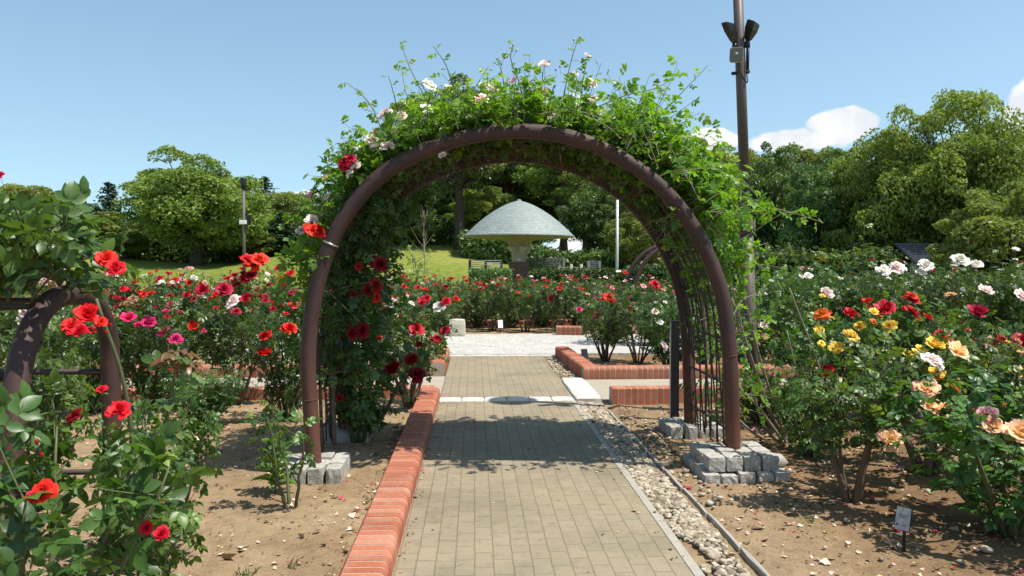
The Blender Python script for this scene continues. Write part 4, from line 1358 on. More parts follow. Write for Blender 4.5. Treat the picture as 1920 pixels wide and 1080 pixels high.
for x, y, c, s, Y_, v in ((900, 187, "blush", 0.13, 5.9, 2), (924, 166, "blush", 0.11, 6.0, 1), (699, 262, "blush", 0.14, 5.9, 2), (726, 274, "blush", 0.12, 5.85, 1), (662, 316, "blush", 0.15, 5.8, 1), (612, 336, "blush", 0.1, 6.0, 0), (585, 412, "blush", 0.12, 5.9, 1), (752, 219, "blush", 0.12, 6.1, 1), (762, 226, "pink", 0.08, 6.1, 0), (800, 205, "white", 0.12, 6.0, 1), (795, 226, "blush", 0.09, 6.0, 0), (723, 214, "blush", 0.13, 6.0, 1), (805, 160, "white", 0.13, 6.2, 1), (842, 168, "blush", 0.1, 6.2, 0), (1021, 122, "blush", 0.11, 6.2, 0), (1106, 157, "blush", 0.13, 6.1, 1), (987, 158, "blush", 0.11, 6.2, 1), (963, 152, "pink", 0.08, 6.2, 0), (1038, 221, "blush", 0.11, 5.85, 1), (1101, 105, "blush", 0.07, 6.1, 0), (1132, 212, "white", 0.09, 6.1, 1), (1145, 218, "blush", 0.08, 6.1, 1), (830, 293, "blush", 0.08, 5.8, 0), (588, 361, "blush", 0.1, 6.2, 1), (565, 432, "blush", 0.1, 6.1, 1), (1113, 186, "blush", 0.08, 6.1, 0), (1023, 172, "pink", 0.09, 6.2, 0), (1078, 140, "blush", 0.07, 6.2, 0), (905, 160, "white", 0.08, 6.1, 0), (735, 244, "white", 0.09, 6.0, 0), (602, 385, "white", 0.08, 6.1, 0)):
    add_bloom(rootA, at(x, y, Y_) - oA, (rA.normal(0, 0.3), -0.6, 0.6), s, c, v, True)
for _ in range(34):
    p, nn, tt = arc_pt(rA.uniform(0.27, 0.6), rA.uniform(-0.1, 0.9), rA.uniform(0.14, 0.36))
    add_bloom(rootA, p - oA, nn * 0.5 + np.array([rA.normal(0, 0.3), -0.5, 0.5]), rA.uniform(0.045, 0.09), ["blush", "white", "blush", "pink"][int(rA.integers(4))], int(rA.integers(6)), True)
for x, y, c, s in ((648, 304, "crimson", 0.12), (657, 298, "crimson", 0.1), (645, 312, "crimson", 0.09), (588, 432, "scarlet", 0.13), (578, 430, "scarlet", 0.1), (600, 434, "scarlet", 0.11)):
    add_bloom(rootA, at(x, y, 5.8) - oA, (rA.normal(0, 0.4), -0.7, 0.5), s, c, 2, True)
for x, y in ((932, 112), (962, 86), (968, 96), (945, 110), (1076, 76), (1088, 72), (1012, 132), (1042, 132), (1050, 126), (940, 122)):
    add_bloom(rootA, at(x, y, 6.25) - oA, (rA.normal(0, 0.3), 0, 1), 0.045, "blush", 9)
for x, y in ((1382, 345), (1270, 305), (1160, 242), (1230, 250), (1152, 265)):
    add_bloom(rootB, at(x, y, 6.0) - oB, (0.2, -0.7, 0.5), 0.06, "white", 0)
for x, y, c, s in ((713, 495, "deep", 0.14), (700, 490, "deep", 0.11), (705, 535, "deep", 0.13), (690, 545, "deep", 0.12), (672, 500, "red", 0.08), (706, 557, "red", 0.09), (665, 555, "deep", 0.1), (680, 620, "deep", 0.14), (660, 625, "deep", 0.12)):
    add_bloom(rootC, at(x, y, 6.2) - oC, (rC.normal(0.3, 0.4), -0.7, 0.2), s, c, 2, True)

# (4) climber sprawling over the low hoop
rootD, SD, LD, rD = climber("big-leaved climbing rose sprawling over the low hoop frame, coral blooms", "climbing roses on the low hoop", 31)
rootD.location = (-2.2, 3.9, 0)
oD = np.array(rootD.location)
for (a, b, Ya, Yb) in [((rD.uniform(-160, 130), rD.uniform(470, 540)), (rD.uniform(-160, 165), rD.uniform(385, 500)), rD.uniform(3.4, 4.3), rD.uniform(3.1, 4.2)) for _ in range(64)] + [((150, 550), (225, 480), 3.7, 3.5), ((150, 550), (245, 535), 3.9, 3.8), ((60, 560), (200, 470), 3.6, 3.3), ((30, 520), (20, 360), 3.6, 3.4), ((60, 540), (130, 415), 3.6, 3.4), ((100, 560), (230, 520), 3.6, 3.5), ((90, 470), (140, 400), 3.6, 3.5)]:
    p0, p1 = at(*a, Ya), at(*b, Yb)
    P = catmull([p0, (p0 + p1) / 2 + rD.normal(0, 0.03, 3), p1], 4)
    tube(SD, P - oD, np.linspace(0.006, 0.003, len(P)), 5, rD.random(), cap=False)
    shoot_leaves(LD, P - oD, rD, 6, 0.19, 0.3)
for (a, b) in (((-60, 1000), (-40, 560)), ((-20, 1050), (60, 560)), ((260, 960), (180, 560))):
    P = catmull([at(*a, 4.0) * np.array([1, 1, 0]), at((a[0] + b[0]) / 2 + 20, 760, 3.9), at(*b, 3.8)], 6)
    tube(SD, P - oD, np.linspace(0.014, 0.008, len(P)), 7)
SD.build("canes", M["stem"], rootD)
pos = np.array(LD[0]) + oD
ok = np.nonzero((pos[:, 2] > 1.52) | (pos[:, 0] < -2.45) | (rD.random(len(pos)) < 0.12))[0]
LD = [[c[k] for k in ok] for c in LD]
mb = MB()
put_leaves(mb, LD, LEAF_HI)
mb.build("foliage", M["near_leaf"], rootD)
for x, y, s, Y_, v in ((200, 485, 0.11, 3.3, 2), (216, 502, 0.1, 3.25, 1), (166, 591, 0.13, 3.05, 0), (135, 612, 0.1, 3.2, 2), (150, 622, 0.09, 3.15, 0), (190, 604, 0.06, 3.1, 2), (208, 612, 0.05, 3.0, 9), (200, 625, 0.05, 3.05, 9), (140, 600, 0.05, 3.0, 9), (0, 330, 0.06, 3.4, 0)):
    add_bloom(rootD, at(x, y, Y_) - oD, (0.2, -0.7, 0.6), s * 0.85, "coral", v, True)

# tall single shoot with bronze leaves, and a lily-like weed
rootE, SE, LE, rE = climber("tall single rose cane with drooping bronze young leaves", "lone canes in the near bed", 41)
rootE["category"] = "rose cane"
rootE.location = tuple(np.array([gx(312, 3.9), 3.9, 0.0]))
oE = np.array(rootE.location)
P = catmull([oE + np.array([0, 0, -0.05]), at(290, 900, 3.75), at(318, 760, 3.7), at(335, 650, 3.65)], 6)
tube(SE, P - oE, np.linspace(0.011, 0.006, len(P)), 8)
shoot_leaves(LE, P - oE, rE, 9, 0.17, 1.0, 0.5, 0.3)
n0 = len(LE[0])
shoot_leaves(LE, P[-4:] - oE, rE, 7, 0.15, 1.0, 0.9, 0.5)
LE[4][n0:] = [1.0] * (len(LE[4]) - n0)
SE.build("canes", M["stem"], rootE)
mb = MB()
put_leaves(mb, LE, LEAF_HI)
mb.build("foliage", M["rose_leaf"], rootE)

root = thing("weed_plant", (gx(512, 5.4), 5.4, 0), "small bright green weed with narrow leaves beside the granite plinth", "weed")
mb, sb = MB(), MB()
tube(sb, [(0, 0, -0.05), (0.01, 0, 0.2), (0.0, 0.01, 0.36)], [0.006, 0.005, 0.003], 6)
st = []
for k in range(34):
    z = 0.04 + 0.32 * k / 34
    a = k * 2.4
    d = nrm([math.cos(a), math.sin(a), 0.5 - 0.2 * (k < 12)])
    st.append(((0, 0, z), d, (0, 0, 1), 0.17 * (1 - 0.4 * k / 34), 0.6 + 0.4 * rng.random()))
V, F = leaflet(1, True)
inst(mb, V * np.array([0.42, 1, 1.6]), F, *[np.array(c) for c in zip(*st)])
sb.build("stem", M["sepal"], root)
mb.build("foliage", M["near_leaf"], root)

# ------------------------------------------------------------------ street furniture
def bx(name, lo, hi, mat, parent, bev=0.006):
    import bmesh
    bm = bmesh.new()
    bmesh.ops.create_cube(bm, size=1)
    lo, hi = np.array(lo, float), np.array(hi, float)
    for v in bm.verts:
        v.co = Vector(tuple((np.array(v.co[:]) + 0.5) * (hi - lo) + lo))
    if bev:
        bmesh.ops.bevel(bm, geom=bm.edges[:], offset=bev, segments=2, affect="EDGES")
    me = bpy.data.meshes.new(name)
    bm.to_mesh(me)
    bm.free()
    me.materials.append(mat)
    return link(name, me, parent)


# brown lamp pole beside the arch
LY = 8.05
lb = np.array([gx(1414, LY), LY, 0.0])
root = thing("lamp_post", lb, "tall brown lamp pole rising beside the big arch, floodlights and speaker on it", "lamp post", "lamp posts")
top = at(1384, 0, LY)
top = lb + (top - lb) * (5.05 / top[2])
ax = nrm(top - lb)


def lp(z):
    return (top - lb) * (z / 5.05)


mb = MB()
tube(mb, [lp(-0.1), lp(1.9)], 0.07, 20)
mb.build("pole_base", M["lamp_pole"], root)
mb = MB()
tube(mb, [lp(1.9), lp(1.93), lp(2.07), lp(2.1)], [0.072, 0.096, 0.096, 0.058], 20)
mb.build("pole_collar", M["lamp_pole"], root)
mb = MB()
tube(mb, [lp(2.08), lp(5.0)], [0.054, 0.05], 20)
mb.build("pole", M["lamp_pole"], root)
mb = MB()
lathe(mb, [(0, 0.16), (0.12, 0.14), (0.26, 0.06), (0.29, 0.0), (0.26, -0.03), (0, -0.05)], 24, center=lp(5.05))
mb.build("lamp_head", M["lamp_pole"], root)


def floodlight(pp, qq, w, d, yaw):
    """floodlight: tapered housing from hinge pp to lens qq (local)"""
    mb = MB()
    P0, P1 = np.array(pp), np.array(qq)
    axv = nrm(P1 - P0)
    sv = nrm(np.array([math.cos(yaw), math.sin(yaw), 0]))
    tv = nrm(np.cross(axv, sv))
    rings = [(0, 0.3, 0.4), (0.15, 0.55, 0.7), (0.6, 0.95, 1.0), (1.0, 1.05, 0.95)]
    L = np.linalg.norm(P1 - P0)
    V = []
    for t, a, b in rings:
        for sx, sy in ((-1, -1), (1, -1), (1, 1), (-1, 1)):
            V.append(P0 + axv * L * t + sv * sx * w * a / 2 + tv * sy * d * b / 2)
    F = [[k * 4 + i, k * 4 + (i + 1) % 4, k * 4 + 4 + (i + 1) % 4, k * 4 + 4 + i] for k in range(3) for i in range(4)] + [[3, 2, 1, 0], [12, 13, 14, 15]]
    mb.add(V, np.array(F))
    o = mb.build("floodlight", M["black"], root, False)
    mb2 = MB()
    V2 = [P1 + axv * 0.003 + sv * sx * w * 0.45 + tv * sy * d * 0.4 for sx, sy in ((-1, -1), (1, -1), (1, 1), (-1, 1))]
    mb2.add(V2 + [v + axv * 0.004 for v in V2], CUBE_F)
    mb2.build("lens", M["lamp_glass"], o, False)
    mb3 = MB()
    tube(mb3, [P0 + axv * 0.02, P0 - np.array([0, 0, 0.04]), P0 - np.array([0, 0, 0.07])], [0.02, 0.03, 0.032], 10)
    mb3.build("hinge", M["black"], o)


floodlight(at(1378, 82, LY - 0.06) - lb, at(1365, 44, LY - 0.14) - lb, 0.11, 0.085, 0.5)
floodlight(at(1401, 76, LY - 0.03) - lb, at(1413, 42, LY - 0.12) - lb, 0.15, 0.09, 0.9)
sp = at(1381, 103, LY - 0.13) - lb
o = bx("speaker", (-0.068, -0.035, -0.075), (0.068, 0.035, 0.075), M["speaker"], root, 0.012)
o.location = tuple(sp)
o.rotation_euler = (0.12, 0.05, -0.35)
o2 = bx("speaker_face", (-0.06, -0.039, -0.066), (0.06, -0.03, 0.066), M["speaker_face"], o, 0.006)
mb = MB()
lathe(mb, [(0, 0.012), (0.014, 0.008), (0.018, 0)], 14)
o3 = mb.build("speaker_dial", M["speaker"], o)
o3.location = (0, -0.039, 0.005)
o3.rotation_euler = (PI / 2, 0, 0)
mb = MB()
tube(mb, catmull([at(1382, 115, LY - 0.1) - lb, at(1388, 135, LY - 0.09) - lb, at(1401, 155, LY - 0.05) - lb, at(1399, 125, LY - 0.05) - lb, at(1401, 80, LY - 0.05) - lb], 5), 0.007, 6)
mb.build("cable", M["black"], root)
mb = MB()
tube(mb, [at(1403, 82, LY) - lb, at(1402, 138, LY) - lb], 0.014, 8)
tube(mb, [at(1372, 138, LY - 0.02) - lb, at(1405, 134, LY - 0.02) - lb], 0.018, 8)
mb.build("bracket", M["black"], root)

# lamp post out on the lawn
x = gx(458, 30)
gz = float(hill(x, 30))
root = thing("lamp_post", (x, 30, gz), "slim brown lamp post standing on the lawn before the big round tree", "lamp post", "lamp posts")
hh = at(457, 345, 30)[2] - gz
mb = MB()
tube(mb, [(0, 0, -0.1), (0, 0, hh)], [0.065, 0.055], 12)
mb.build("pole", M["lamp_pole"], root)
mb = MB()
lathe(mb, [(0.0, hh + 0.24), (0.1, hh + 0.24), (0.12, hh + 0.2), (0.1, hh - 0.05), (0.085, hh - 0.2), (0, hh - 0.2)], 14)
mb.build("lamp_head", M["black"], root)
zz = at(457, 417, 30)[2] - gz
bx("fitting_box", (-0.14, -0.16, zz - 0.08), (0.14, -0.07, zz + 0.08), M["white_paint"], root, 0.02)
bx("side_floodlight", (0.12, -0.1, zz - 0.1), (0.24, 0.1, zz + 0.28), M["black"], root, 0.02)

# flagpole
x = gx(1157, 27)
root = thing("flagpole", (x, 27, 0), "slim white flagpole behind the clipped hedge", "flagpole")
mb = MB()
tube(mb, [(0, 0, -0.1), (0, 0, 4.6)], [0.055, 0.045], 12)
mb.build("pole", M["white_paint"], root)
mb = MB()
lathe(mb, [(0, 4.72), (0.05, 4.69), (0.065, 4.65), (0.05, 4.61), (0, 4.59)], 12)
mb.build("finial", M["steel"], root)

# dark info post by the rear leg
x = gx(1266, 7.75)
root = thing("info_post", (x, 7.75, 0), "narrow black upright post with pale edge beside the rear arch leg", "post")
bx("post_body", (-0.042, -0.03, -0.1), (0.042, 0.03, 1.02), M["black"], root, 0.006)
bx("pale_face", (-0.0445, -0.026, 0.02), (-0.0425, 0.026, 1.0), M["plate"], root, 0)

# name stakes
def stake(px, Y, h, pw, ph, label, face, yaw, dark=False, X=None):
    x = gx(px, Y) if X is None else X
    root = thing("name_stake", (x, Y, -0.03), label, "plant label", "plant name stakes")
    root.rotation_euler = (0, 0, yaw)
    bx("stake", (-0.009, -0.004, -0.1), (0.009, 0.004, h - ph * 0.5), M["black"], root, 0.002)
    p = bx("plate", (-pw / 2, -0.007, -ph / 2), (pw / 2, 0.007, ph / 2), M["black"], root, 0.006)
    p.location = (0, -0.012, h - ph / 2)
    p.rotation_euler = (-0.3, 0, 0)
    f = bx("plate_face", (-pw / 2 + 0.004, -0.0095, -ph / 2 + 0.005), (pw / 2 - 0.004, -0.0065, ph / 2 - 0.005), M[face], p, 0.001)
    if not dark and Y < 6:
        for k, (z, w) in enumerate(((0.018, 0.32), (0.006, 0.22), (-0.036, 0.16))):
            bx("print_line", (-pw * w + (0.01 if k == 2 else 0), -0.0101, z), (pw * w + (0.012 if k == 2 else 0), -0.0094, z + 0.0035), M["print"], p, 0)
        mb = MB()
        lathe(mb, [(0, 0.0012), (0.007, 0.001), (0.007, 0)], 14)
        d = mb.build("print_dot", M["print"], p)
        d.location = (-pw * 0.28, -0.0095, -0.034)
        d.rotation_euler = (PI / 2, 0, 0)


stake(1703, 4.15, 0.27, 0.085, 0.135, "black name stake with pale plate standing in the shaded soil", "plate", -0.9)
stake(1096, 12.0, 0.3, 0.11, 0.16, "black name stake under the forked rose bush by the plaza", "black", 0.3, True)
stake(938, 17.95, 0.34, 0.12, 0.2, "small white name stake in the far bed near the stone block", "white_paint", 0.1)
stake(1143, 18.2, 0.34, 0.1, 0.2, "small white name stake in the far bed by the brick stub", "white_paint", 0.2)

# pale stone block at the plaza edge
root = thing("stone_block", (gx(857, 17.3), 17.3, 0), "pale square stone block at the far edge of the plaza", "stone block")
mb = MB()
rough_box(mb, (-0.18, -0.18, -0.05), (0.18, 0.18, 0.37), rng, 0.012, 0.002)
mb.build("block", M["block"], root, False)
# loose stone beside the granite plinth
mb = MB()
V, F = pebble_tmpl(rng)
mb.add(V * np.array([0.1, 0.09, 0.13]), F)
o = mb.build("field_stone", M["granite"])
o.location = (gx(1457, 5.7), 5.72, 0.09)
tag(o, "rounded grey stone lying at the corner of the two-course granite plinth", "stone")

# ------------------------------------------------------------------ pavilion
pv = np.array([gx(973, 28), 28.0, 0.0])
root = thing("mushroom_pavilion", pv, "mushroom-shaped pavilion with green tiled dome on one beige column", "pavilion")


def tile_m():
    t = NT("green_roof_tile")
    uv = t.n("ShaderNodeUVMap").outputs[0]
    b = t.n("ShaderNodeTexBrick")
    b.offset = 0.5
    for k, v in (("Scale", 1.0), ("Mortar Size", 0.012), ("Mortar Smooth", 0.2), ("Brick Width", 0.2), ("Row Height", 0.085)):
        b.inputs[k].default_value = v
    b.inputs["Color1"].default_value = (0.225, 0.25, 0.232, 1)
    b.inputs["Color2"].default_value = (0.29, 0.315, 0.295, 1)
    b.inputs["Mortar"].default_value = (0.13, 0.18, 0.165, 1)
    t.l(uv, b.inputs["Vector"])
    n = t.noise(3, 5, t.pos())
    c = t.mix(0.5, b.outputs["Color"], t.ramp(n, [(0.3, (0.8, 0.82, 0.8)), (0.7, (1.2, 1.18, 1.15))]), "MULTIPLY")
    return t.done(t.bsdf(c, 0.6, t.bump(b.outputs["Fac"], -0.4, 0.02), spec=0.4))


M["tile"] = tile_m()
zr, zt, rr = at(870, 443, 28)[2] + 0.0, at(965, 376, 28)[2], 1.99
prof = [(rr, zr - 0.03), (rr + 0.015, zr)]
for t in np.linspace(0.98, 0.0, 22):
    drop = 0.76 * t ** 1.8 + 0.24 * t
    prof.append((rr * t if t > 0 else 0.001, zt - (zt - zr) * drop))
mb = MB()
lathe(mb, prof, 72, uvn=13)
mb.build("roof", M["tile"], root)
mb = MB()
lathe(mb, [(0.0, zt + 0.05), (0.06, zt + 0.04), (0.1, zt - 0.01), (0.12, zt - 0.06)], 16)
mb.build("roof_cap", M["tile"], root)
mb = MB()
und = [(rr - 0.01, zr - 0.032), (1.7, zr - 0.06), (1.2, zr - 0.09), (0.75, zr - 0.125), (0.52, zr - 0.18), (0.38, zr - 0.29), (0.3, zr - 0.43), (0.265, zr - 0.6), (0.26, 1.3)]
lathe(mb, catmull(und, 4), 48)
mb.build("column", M["beige"], root)
zb = at(965, 491, 28)[2]
o = bx("brick_base", (-0.36, -0.36, -0.1), (0.36, 0.36, zb), M["brick"], root, 0.01)


def base_brick():
    t = NT("dark_base_brick")
    b = t.n("ShaderNodeTexBrick")
    for k, v in (("Scale", 1.0), ("Mortar Size", 0.008), ("Brick Width", 0.2), ("Row Height", 0.07)):
        b.inputs[k].default_value = v
    b.inputs["Color1"].default_value = (0.1, 0.04, 0.035, 1)
    b.inputs["Color2"].default_value = (0.15, 0.06, 0.05, 1)
    b.inputs["Mortar"].default_value = (0.2, 0.16, 0.14, 1)
    mp = t.n("ShaderNodeMapping")
    mp.inputs["Rotation"].default_value = (PI / 2, 0, 0)
    t.l(t.pos(), mp.inputs["Vector"])
    t.l(mp.outputs[0], b.inputs["Vector"])
    return t.done(t.bsdf(b.outputs["Color"], 0.85))


o.data.materials.clear()
o.data.materials.append(base_brick())
zc = at(965, 471, 28)[2]
for a in (-2.4, -1.25, -0.1, 1.05, 2.2):
    mb = MB()
    tri = [(-0.15, 0.15), (0.15, 0.15), (0.0, -0.18)]
    V = [(x_, 0.0, z_) for x_, z_ in tri] + [(x_ * 0.9, -0.24 if z_ > 0 else -0.02, z_) for x_, z_ in tri]
    mb.add(V, [np.array([[0, 1, 2], [5, 4, 3]]), np.array([[0, 3, 4, 1], [1, 4, 5, 2], [2, 5, 3, 0]])])
    o = mb.build("wall_light", M["block"], root, False)
    o.location = (0.25 * math.cos(a), 0.25 * math.sin(a), zc)
    o.rotation_euler = (0, 0, a + PI / 2)
bx("name_plaque", (-0.09, -0.272, zb + 0.05), (0.05, -0.255, zb + 0.1), M["white_paint"], root, 0.003)

# lattice panels, rail posts
def lattice(px0, px1, Y, ytop, ybot, label, nv, nh, mat, posts=(), top=None, name="lattice_panel"):
    x0, x1 = gx(px0, Y), gx(px1, Y)
    zt_, zb_ = at(px0, ytop, Y)[2], at(px0, ybot, Y)[2]
    g = max(0.0, float(hill(x0, Y)))
    root = thing(name, ((x0 + x1) / 2, Y, g), label, "trellis")
    w = x1 - x0
    mb = MB()
    for k in range(nv):
        xx = -w / 2 + w * k / max(1, nv - 1)
        box(mb, (xx - 0.012, -0.01, zb_ - g), (xx + 0.012, 0.01, zt_ - g))
    for k in range(nh):
        z = zb_ + (zt_ - zb_) * k / max(1, nh - 1) - g
        box(mb, (-w / 2, -0.022, z - 0.012), (w / 2, -0.012, z + 0.012))
    mb.build("slat_lattice", mat, root, False)
    for p in posts:
        xx = gx(p, Y) - (x0 + x1) / 2
        bx("post", (xx - 0.05, -0.05, -0.1), (xx + 0.05, 0.05, zt_ - g + 0.02), mat, root, 0.008)
    return root


zt5 = at(910, 487, 26)[2]
x0, x1 = gx(881, 26), gx(940, 26)
root = thing("trellis_frame", ((x0 + x1) / 2, 26, 0), "open metal trellis frame with dark posts on the lawn beside the pavilion", "trellis")
w = x1 - x0
for xx in (-w / 2, 0.0, w / 2):
    bx("post", (xx - 0.045, -0.045, -0.1), (xx + 0.045, 0.045, zt5), M["dark_wood"], root, 0.008)
for k in range(5):
    mb = MB()
    tube(mb, [(-w / 2, -0.05, zt5 - 0.03 - k * 0.065), (w / 2, -0.05, zt5 - 0.03 - k * 0.065)], 0.014, 6)
    mb.build("rail", M["white_bar"], root)
mb = MB()
hz = at(910, 500, 26)[2]
tube(mb, catmull([(-0.18, -0.08, 0.5), (-0.16, -0.08, hz - 0.1), (0.0, -0.08, hz + 0.02), (0.2, -0.08, hz - 0.1), (0.22, -0.08, 0.5)], 6), 0.012, 6)
mb.build("hoop_rail", M["rod"], root)
lattice(984, 1057, 29.5, 484, 512, "white garden lattice panel behind a rose shrub next to the pavilion", 12, 9, M["white_bar"], (984, 1057))
lattice(1103, 1124, 29.0, 490, 512, "small white garden lattice panel behind the short posts", 6, 7, M["white_bar"], (1103, 1124))
for k, px in enumerate((1046, 1071, 1090)):
    o = None
    root = thing("rail_post", (gx(px, 28.4), 28.4, 0), ["pale wooden post half covered by the lattice shrub", "middle pale wooden post of the rope rail behind the hedge", "end pale wooden post of the rope rail nearest the small lattice"][k], "post", "posts of the rope rail")
    mb = MB()
    tube(mb, [(0, 0, -0.1), (0, 0, at(px, 495, 28.4)[2])], 0.055, 10)
    mb.build("post_body", M["post_grey"], root)
mb = MB()
pa, pb, pc = (at(px, 500, 28.4) for px in (1046, 1071, 1090))
tube(mb, catmull([pa, (pa + pb) / 2 - np.array([0, 0, 0.05]), pb, (pb + pc) / 2 - np.array([0, 0, 0.04]), pc], 6), 0.015, 6)
tag(mb.build("rope", M["post_grey"]), "sagging pale rope strung between the short wooden posts", "rope")

# ------------------------------------------------------------------ hedges
TUFT_V, TUFT_F = [], []
for k, a in enumerate((-0.9, 0.0, 0.9)):
    v, f = leaflet(1.0, False)
    c, s = math.cos(a), math.sin(a)
    v = v @ np.array([[c, -s, 0], [s, c, 0], [0, 0, 1.0]]) + np.array([0, 0, 0.06 * k])
    TUFT_V.append(v)
    TUFT_F.append(f[0] + 4 * k)
TUFT = (np.concatenate(TUFT_V), [np.concatenate(TUFT_F)])


def scatter(mb, pos, out, size, r_, upw=0.5, rw=0.7, a=None):
    n = len(pos)
    nor = nrm(np.asarray(out) * 0.7 + np.array([0, 0, upw]) + r_.normal(0, rw, (n, 3)))
    d = nrm(r_.normal(0, 1, (n, 3)) + np.asarray(out) * 0.45 + np.array([0, 0, 0.45]))
    inst(mb, TUFT[0], TUFT[1], pos, d, nor, size * r_.uniform(0.65, 1.25, n), r_.beta(2, 2.4, n) if a is None else a)


def hedge(pts, depth, ztop, label, n, size, mat, rough=0.05, name="hedge"):
    """pts: ground line of the hedge front; depth behind; ztop above ground"""
    P = np.array([[x, y] for x, y in pts], float)
    c = np.array([P[:, 0].mean(), P[:, 1].mean() + depth / 2, 0.0])
    root = thing(name, c, label, "hedge", None)
    L = np.concatenate([[0], np.cumsum(np.linalg.norm(np.diff(P, axis=0), axis=1))])
    r_ = np.random.default_rng(int(abs(c[0]) * 100) + n)
    core = MB()
    ss = np.linspace(0, L[-1], 30)
    X, Y = np.interp(ss, L, P[:, 0]), np.interp(ss, L, P[:, 1])
    G = hill(X, Y)
    T = np.array([np.interp(s, L, np.broadcast_to(ztop, (len(P),))) for s in ss])
    V = []
    for k in range(30):
        t = T[k] * 0.9
        V += [(X[k], Y[k] + 0.08, G[k] - 0.2), (X[k], Y[k] + 0.08, G[k] + t), (X[k], Y[k] + depth - 0.08, G[k] + t), (X[k], Y[k] + depth - 0.08, G[k] - 0.2)]
    F = [[k * 4 + i, k * 4 + (i + 1) % 4, k * 4 + 4 + (i + 1) % 4, k * 4 + 4 + i] for k in range(29) for i in range(4)]
    core.add(np.array(V) - c, [np.array(F), np.array([[3, 2, 1, 0], [116, 117, 118, 119]])])
    core.build("hedge_core", M["dark_core"], root, False)  # solid dark box added inside so the hedge is not see-through
    s = r_.uniform(0, L[-1], n)
    which = r_.random(n)
    x, y = np.interp(s, L, P[:, 0]), np.interp(s, L, P[:, 1])
    tt = np.interp(s, L, np.broadcast_to(ztop, (len(P),))) * (1 - rough + rough * 2 * fbm(s * 1.3, s * 0.7, 5))
    topf = which < 0.4
    z = np.where(topf, tt, r_.uniform(0.02, 1, n) * tt)
    yo = np.where(topf, r_.uniform(0, depth, n), np.where(which < 0.92, r_.normal(0, 0.05, n), depth))
    out = np.where(topf[:, None], np.array([0, 0, 1.0]), np.array([0, -1.0, 0]))
    pos = np.stack([x, y + yo, z + hill(x, y)], -1) + r_.normal(0, 0.035, (n, 3)) * (1 + rough * 8)
    for e in (0, -1):
        m = n // 14
        pe = np.stack([np.full(m, P[e][0]), P[e][1] + r_.uniform(0, depth, m), r_.uniform(0, 1, m) * np.broadcast_to(ztop, (len(P),))[e]], -1)
        pe[:, 2] += hill(pe[:, 0], pe[:, 1])
        pos = np.concatenate([pos, pe])
        out = np.concatenate([out, np.repeat([[-1.0 if e == 0 else 1.0, 0, 0]], m, 0)])
    mb = MB()
    scatter(mb, pos - c, out, size, r_, 0.35, 0.6)
    mb.build("foliage", M[mat], root)
    return root


M["dark_core"] = simple("dark_hedge_fill", (0.022, 0.03, 0.013), 1.0, nscale=3, nvar=0.4)
hedge([(gx(1000, 24.2), 24.2), (gx(1185, 24.2), 24.2)], 1.0, 1.36, "long clipped hedge with a flat light top, between pavilion and second arch", 9000, 0.06, "hedge_leaf", 0.03)
hedge([(gx(1187, 23.9), 23.9), (gx(1251, 23.9), 23.9)], 1.1, 1.48, "square clipped hedge block standing at the second arch", 4200, 0.06, "hedge_leaf", 0.03)
hedge([(gx(882, 24.6), 24.6), (gx(958, 24.6), 24.6)], 1.0, 1.38, "small dark clipped hedge below the metal trellis frame", 4500, 0.055, "dark_leaf", 0.03)
hedge([(gx(560, 49), 49), (gx(720, 49), 48.5), (gx(800, 48), 47.5), (gx(870, 47), 47)], 2.0, (1.6, 1.7, 1.7, 1.9), "dark wild hedge along the crest of the lawn, under the tall trees", 9000, 0.16, "dark_leaf", 0.3)
hedge([(gx(866, 40), 40), (gx(960, 39), 39), (gx(1070, 38), 38), (gx(1300, 37), 37)], 2.2, (1.2, 1.1, 0.75, 1.3), "dark loose hedge on the slope behind the pavilion column", 14000, 0.14, "dark_leaf", 0.3)
hedge([(gx(-60, 50), 50), (gx(150, 50), 50), (gx(420, 48.5), 48.5), (gx(575, 49), 49)], 2.5, (2.4, 2.2, 1.6, 1.7), "shady undergrowth hedge below the big round tree", 9000, 0.17, "dark_leaf", 0.4)
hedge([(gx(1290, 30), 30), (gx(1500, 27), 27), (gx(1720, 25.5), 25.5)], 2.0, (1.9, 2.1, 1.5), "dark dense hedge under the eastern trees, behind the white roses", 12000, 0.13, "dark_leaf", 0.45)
hedge([(gx(1790, 24), 24), (gx(1990, 22), 22)], 2.0, (1.9, 2.2), "dark dense hedge beside the tiled roof, under the brightest tree", 9000, 0.13, "dark_leaf", 0.45)

